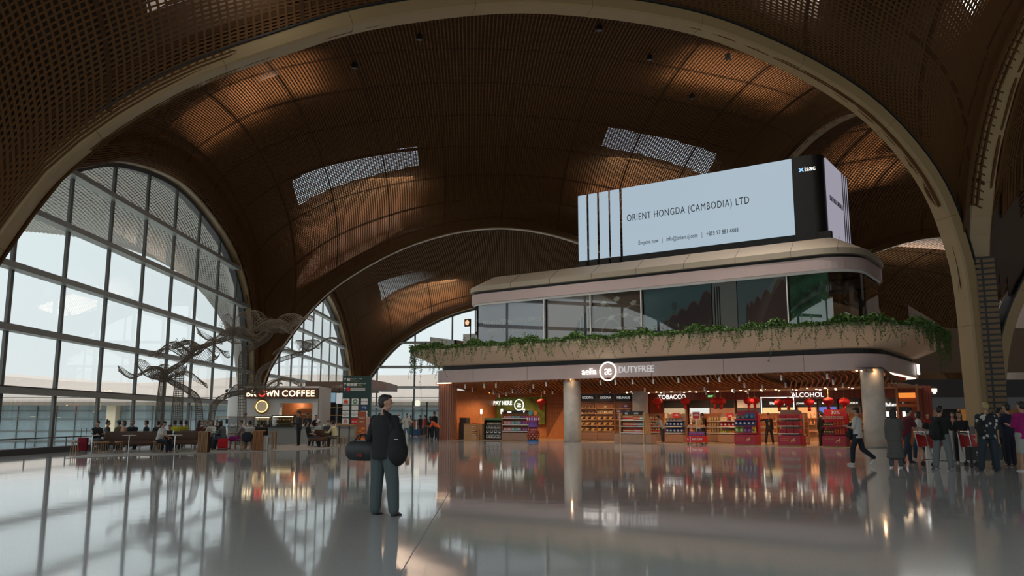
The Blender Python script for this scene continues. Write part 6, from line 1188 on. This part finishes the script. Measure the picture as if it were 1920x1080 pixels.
# staff and shoppers inside the shop
q = L(21.9, -1.6); q = G(1443, 833); person('woman in black suit and pink blouse pointing left in the shop', q, PI-.1, (.012, .012, .013), (.012, .012, .013), 1.66, ('down', 'point'), ('wide', 'wide'), hair='bun', vox=.016)
e = empty('blouse_panel', 'pink blouse front with lanyard worn under the black suit', 'blouse', q, PI-.1); b = MB(); b.ball((0, .065, 1.16), (.075, .07, .26), 12); b.build('blouse', cloth('blouse', (.5, .3, .24)), e, True)
person('person in black standing still behind the all red display', AT(1541, 43.4), .4, (.008, .008, .009), (.008, .008, .009), 1.76, vox=.018)
person('shopper in beige jacket by the oak display left of the cart', L(17.0, 2.6), -.4, (.45, .33, .2), DN, 1.72, ('fwd', 'fwd'), vox=.018); person('dark haired shopper behind the red carton shelves', L(16.4, 4.8), .3, (.05, .04, .04), DN, 1.72, vox=.02); person('shopper in grey shirt bending over the shelf right of the can stand', L(14.7, 2.7), 1.0, (.3, .3, .32), DN, 1.62, ('fwd', 'fwd'), lean=.4, vox=.018)
# people in the cafe
S = lambda px, Y: AT(px, Y)+Vector((0, 0, FZ))
cafe = [('man in black with crossed legs looking at phone, left end of sofa', 182, 35.1, PI+.8, (.012, .014, .015), (.04, .045, .05), dict(arms=('phone', 'phone'), legs=('sit', 'kneeup'), nod=.4, shoe=(.35, .3, .22))),
 ('woman with hair bun behind the man with crossed legs', 201, 37.6, -1.2, (.04, .04, .04), DN, dict(hair='bun')), ('person in teal cap and olive shirt facing left', 222, 37.9, 1.3, (.16, .15, .09), DN, dict(hat=(.02, .14, .14))),
 ('woman with brown bob and peach top beside the teal cap', 232, 37.4, 2.2, (.4, .2, .14), DN, dict(hair='bob', hairc=mat('brown_hair', (.06, .03, .015), .6))), ('grey haired man in black sitting behind the sofa', 248, 37.8, PI-.2, (.012, .013, .016), DN, dict(hairc=mat('grey_hair', (.1, .1, .1), .7), fat=1.2)),
 ('young man in dark blue shirt with short hair near the wire trunks', 274, 38.4, 1.8, (.015, .03, .05), DN, {}), ('person in black leaning left next to the white shirt', 297, 37.2, .6, (.014, .015, .018), DN, dict(lean=.2)),
 ('man in white shirt sitting on a stool, side view facing right', 299, 34.9, -PI/2-.1, (.55, .55, .53), (.015, .02, .03), dict(arms=('lap', 'fwd'), lean=.25, nod=.3, sleeve=.4)), ('small black haired person behind the water bottle', 318, 36.6, PI, (.012, .013, .016), DN, dict(h=1.45)),
 ('person in bright yellow checked vest, left of two', 327, 38.3, .2, (.42, .42, .02), DN, {}), ('person in yellow vest with brown hair, beside the other vest', 338, 39.6, .5, (.4, .38, .05), DN, {}), ('black haired person in yellow beside the right wire trunk', 348, 40.8, 1.2, (.35, .33, .03), BLK, {}),
 ('woman in maroon drinking from a cup', 373, 38.9, -1.4, (.06, .015, .015), DN, dict(hair='long', arms=('fwd', 'face'))), ('man in dark red brown shirt behind the drinking woman', 384, 40.6, -2.2, (.06, .02, .015), DN, {}), ('person with reddish brown hair in white top', 396, 39.4, PI, (.5, .48, .45), DN, dict(hair='bob', hairc=mat('auburn_hair', (.06, .02, .012), .6), arms=('fwd', 'fwd'))),
 ('man in black behind the auburn haired person', 406, 42.2, PI+.3, (.015, .015, .02), DN, {}), ('second man in black at the group table', 414, 41.4, PI+.6, (.02, .02, .025), DN, {}), ('woman in grey hoodie with black hair reaching over the table', 421, 38.3, PI/2, (.10, .11, .115), DN, dict(hair='long', arms=('fwd', 'fwd'), lean=.3)),
 ('woman in magenta skirt turned sideways on a chair', 452, 38.9, 1.9, (.25, .22, .22), (.3, .01, .2), dict(bottom='skirt', hair='short', arms=('fwd', 'fwd'))), ('man in white shirt with arm raised at the next table', 468, 38.6, .3, (.45, .44, .42), (.2, .18, .15), dict(arms=('up', 'down'))),
 ('broad man in black shirt seen from behind at the timber table', 490, 38.0, .05, (.01, .011, .012), DN, dict(fat=1.25, hair='shaved')), ('man in black shirt reclining in the brown armchair', 581, 41.5, -1.1, (.012, .012, .013), (.03, .035, .045), dict(lean=-.25, arms=('lap', 'lap'), legs=('sitw', 'sit'), sleeve=.4)),
 ('person in white cap and black vest over white sleeves', 597, 43.4, PI-.6, (.4, .4, .4), BLK, dict(hat=(.55, .55, .55), arms=('lap', 'phone'), nod=.4)), ('masked person in dark green jacket at the low table', 615, 43.2, PI, (.03, .045, .045), DN, dict(mask=1, nod=.3, arms=('lap', 'phone'))), ('masked man in cream sweater sitting on a stool facing left', 629, 41.8, 1.2, (.55, .48, .28), (.1, .09, .07), dict(mask=2, arms=('fwd', 'lap'), lean=.25))]
for l, px, Y, rz, a, c, kw in cafe:
    kw = dict(dict(arms=('lap', 'lap'), legs=('sit', 'sit')), **kw); person(l, S(px, Y), rz, a, c, kw.pop('h', 1.7), sit=True, vox=.018, **kw)
person('barista with black hair working behind the espresso machine', AT(459, 48.4), PI, (.03, .04, .06), BLK, 1.72, ('fwd', 'fwd'), vox=.02); person('customer in black patterned jacket and black trousers at the counter', G(559, 836.5), 1.9, (.03, .032, .04), (.01, .01, .012), 1.78, ('phone', 'phone'), fat=1.15, nod=.3, shoe=(.4, .38, .35), vox=.016)
person('barista in dark apron right of the standing customer', AT(576, 48.3), PI, (.02, .02, .03), BLK, 1.7, ('fwd', 'fwd'), nod=.4, vox=.02); person('barista facing the viewer beside the white box on the counter', AT(592, 48.6), PI, (.012, .012, .014), BLK, 1.58, ('fwd', 'fwd'), vox=.02)
e = empty('draped_jacket', 'dark jacket hung over the back of the near timber chair', 'jacket', S(464, 37.15), .1); b = MB(); b.ball((0, -.02, .62), (.26, .07, .2), 16); b.ball((-.02, -.03, .5), (.24, .06, .16), 14); remesh(b.build('cloth', cloth('jacket', (.015, .018, .03)), e), .018, 4)
# ---------------------------------------------------------------- luggage carts and the queue at the right
def cart(loc, rz, label, board):
    e = empty('luggage_cart', label, 'luggage cart', loc, rz)      # handle at x=0, pushed towards +x
    b = MB()
    for sy in (-.26, .26): b.tube([(0, sy, 1.02), (.08, sy, .6), (.2, sy, .2), (.95, sy, .16)], .018, 8)
    b.tube([(0, -.28, 1.02), (0, .28, 1.02)], .022, 8); b.tube([(.95, -.26, .16), (.95, .26, .16)], .018, 8)
    for x in (.35, .55, .75): b.tube([(x, -.26, .18), (x, .26, .18)], .012, 8)
    b.build('frame', 'chrome', e); b = MB(); b.prism([(x, y) for x, y in rrect(.0, .55, -.24, .24, 0, 4, [.1]*4)], .95, .97); k = len(b.v); b.v = [(x, y, z-x*.12) for x, y, z in b.v]; b.build('basket_tray', 'offw', e)
    for sy in (-.27, .27):
        b = MB(); b.add([(.03, sy-.01, .96), (.5, sy-.01, .84), (.62, sy-.01, .72), (.52, sy-.01, .62), (.12, sy-.01, .55), (.03, sy+.01, .96), (.5, sy+.01, .84), (.62, sy+.01, .72), (.52, sy+.01, .62), (.12, sy+.01, .55)], [(0, 1, 2, 3, 4), (9, 8, 7, 6, 5)]+[(i, 5+i, 5+(i+1) % 5, (i+1) % 5) for i in range(5)]); s = b.build('advert_panel', board, e)
        b = MB(); b.bar((.52, sy*1.06, .61), (.12, sy*1.06, .54), .05, .01); b.build('white_edge', 'offw', s); text('lettering', 'DUTY FREE', .07, (.13, sy*1.06 if sy < 0 else sy*1.06, .79), (PI/2, .22, 0), 'white', s, .002, .001); b = MB(); b.ball((.44, sy*1.05, .7), (.06, .006, .05), 12); b.build('print', 'orange', s)
    for x, y in ((.2, -.24), (.2, .24), (.92, 0)): b = MB(); b.tube([(x, y-.02, .07), (x, y+.02, .07)], .07, 16); b.bar((x, y, .07), (x, y, .18), .03); b.build('wheel', 'black', e)
    return e
RB = mat('advert_red', (.55, .02, .02), .45)
g = G(1703, 874); cart(g+Vector((.25, -.35, 0)), .15, 'luggage cart with red panel pushed by the man in maroon', RB)
g = G(1800, 874); cart(g+Vector((.05, -.2, 0)), .1, 'luggage cart with red panel held by the woman in black', RB)
suitcase(G(1836, 872)+Vector((-.1, .3, 0)), .2, mat('pale_shell', (.5, .52, .53), .5), 'pale grey plastic wrapped luggage standing on the second cart', .5, .85, .35, False)
e = empty('black_suitcase', 'large black suitcase with white letters behind the flowered shirt', 'suitcase', G(1830, 876)+Vector((.1, -.3, 0)), .1); b = MB(); b.prism(rrect(-.5, .5, -.15, .15, 0, 5, [.05]*4), .22, .6); b.build('shell', 'black', e); text('lettering', 'St D', .16, (-.35, -.155, .36), tdir(0), 'white', e, .002, .002)
for sx in (-.4, .4): b = MB(); b.cyl((sx, 0, 0), .04, .22, 10); b.build('wheel', 'black', e)
e = empty('queue_wall', 'low pale partition behind the man in grey cargo trousers', 'partition', AT(1748, 28.5)); b = MB(); b.box((.2, 0, .5), (.9, .12, 1.0)); b.build('panel', 'offw', e); b = MB(); b.box((.2, 0, 1.02), (.94, .16, .04)); b.build('rail', 'grey', e)
e = empty('low_counter', 'low grey service counter standing before the vault column', 'counter', AT(1790, 31)); b = MB(); b.box((.0, 0, .55), (1.3, .5, 1.1)); b.build('panel', mat('counter_taupe', (.16, .14, .13), .6), e); b = MB(); b.box((0, 0, 1.12), (1.36, .56, .04)); b.build('top', 'grey', e)
# ---------------------------------------------------------------- shops behind the right column
Ys = 56.0
s = MB(); s.box((33, Ys+.6, 6.0), (15, .4, 3.0)); struct(s.build('wall_upper_right', mat('dim_upper_wall', (.2, .14, .095), .8)))
e = empty('sunglasses_shop', 'dark fronted sunglasses shop with grey band behind the right column', 'shop', (0, 0, 0))
zt, zm, zb = D(1795, 712, Ys).z, D(1795, 745, Ys).z, D(1795, 767, Ys).z
b = MB(); b.box((31.6, Ys, (zt+zm)/2), (11, .5, zt-zm)); b.build('dark_fascia', 'dgrey', e); b = MB(); b.box((31.6, Ys+.02, (zm+zb)/2), (11, .45, zm-zb)); b.build('grey_band', mat('band_grey', (.24, .26, .29), .6), e)
b = MB(); b.box((31.6, Ys+4.2, 1.3), (11, .1, 2.6)); b.build('back_wall', mat('amber_wall', (.5, .33, .14), .6), e); b = MB(); b.box((31.6, Ys+2, zb+.03), (11, 4.2, .06)); b.build('shop_ceiling', 'ceil', e)
for k in range(2):
    xx = D(1715+k*55, 800, Ys+3.5).x+.6
    for z in np.arange(.5, 2.1, .2): b = MB(); b.box((xx, Ys+4.05, float(z)), (1.7, .12, .03)); b.build('eyewear_shelf', 'dgrey', e)
    b = MB(); b.tube([(xx-.9, Ys+4, .2), (xx-.9, Ys+4, 2.2), (xx+.9, Ys+4, 2.2), (xx+.9, Ys+4, .2)], .04, 6); b.build('black_frame', 'black', e)
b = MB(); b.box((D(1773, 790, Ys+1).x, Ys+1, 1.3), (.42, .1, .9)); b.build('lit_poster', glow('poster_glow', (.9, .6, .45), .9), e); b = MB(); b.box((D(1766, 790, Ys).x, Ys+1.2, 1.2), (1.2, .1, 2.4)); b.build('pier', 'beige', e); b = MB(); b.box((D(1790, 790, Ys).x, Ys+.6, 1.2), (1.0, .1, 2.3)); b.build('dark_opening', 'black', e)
b = MB(); b.box((29.5, Ys+1.2, .5), (4, .5, 1.0)); b.build('front_desk', cloth('desk_red', (.14, .015, .012)), e)
q = D(1690, 735, Ys-.3); text('lettering', 'Sunglasses', .34, (q.x, Ys-.28, q.z), tdir(0), 'lit', e, .01, .003, sx=.75); q = D(1752, 733, Ys-.3); b = MB(); b.box((q.x, Ys-.3, q.z+.05), (.34, .04, .2)); b.box((q.x, Ys-.3, q.z-.12), (.18, .04, .12)); b.build('lit_emblem', 'litw', e)
for x in (27.4, 29.2, 30.6, 32.5): point('eyewear_lamp', (x, Ys+2.6, zb-.15), 16, WARM, .06)
for k, px in enumerate((1709, 1727, 1731, 1739, 1757, 1776)): q = D(px, 751+15, Ys+1.5); o = dup(s1, Vector((q.x, Ys+1.5, zb-.005)), label='tiny round downlight in the sunglasses shop ceiling', group='downlights of the sunglasses shop')
# side bar under the pavilion's right end
e = empty('side_bar', 'orange lit bar front tucked under the right end of the pavilion', 'bar', L(27.6, 4.6), PANG)
b = MB(); b.box((.35, 0, 2.1), (.9, .2, .16)); b.box((.35, .3, 2.5), (.9, .1, .5)); b.build('awning', mat('orange_awning', (.5, .12, .02), .5), e); b = MB(); b.box((.3, .2, 2.62), (.8, .12, .26)); b.build('lit_menu', glow('menu_orange', (1, .3, .05), .9), e); b = MB(); b.box((.35, .5, .6), (.9, .5, 1.2)); b.build('bar_front', 'wood', e)
for k, x in enumerate((-.15, .85)): b = MB(); b.box((x, -.1, 1.6), (.1, .1, 3.2)); b.build('post', 'wood', e)
e = empty('edge_sign', 'white lit sign seen edge-on at the far right end of the fascia', 'sign', L(27.9, 9.0, 4.2), PANG); b = MB(); b.box((0, 0, 0), (.08, .5, .6)); b.build('lit_box', 'lit', e)
for k in range(7): o = dup(s0 if False else spot0, L(27.0-.12*k*.3, 1.2+k*1.15, 3.62), label='white square-set cylinder lamp under the right end of the pavilion', group='lamps under the right end')
# glazing of the next hall seen far right
e = MB(); 
s = MB(); s.box((33.5, 48, 9.3), (.2, 14, .5)); struct(s.build('trim_15', 'mull'))
# ---------------------------------------------------------------- finish: bake the soft bodies and turn lettering into meshes
bpy.context.view_layer.update(); dg = bpy.context.evaluated_depsgraph_get(); todo = []
for o in list(bpy.data.objects):
    if o.type == 'FONT' or (o.type == 'MESH' and o.modifiers): todo.append((o, bpy.data.meshes.new_from_object(o.evaluated_get(dg))))
for o, me in todo:
    if o.type == 'FONT':
        n = bpy.data.objects.new('lettering', me); COL.objects.link(n); n.parent = o.parent; n.matrix_parent_inverse = o.matrix_parent_inverse.copy(); n.location = o.location; n.rotation_euler = o.rotation_euler; n.scale = o.scale; bpy.data.objects.remove(o)
    else: o.modifiers.clear(); o.data = me
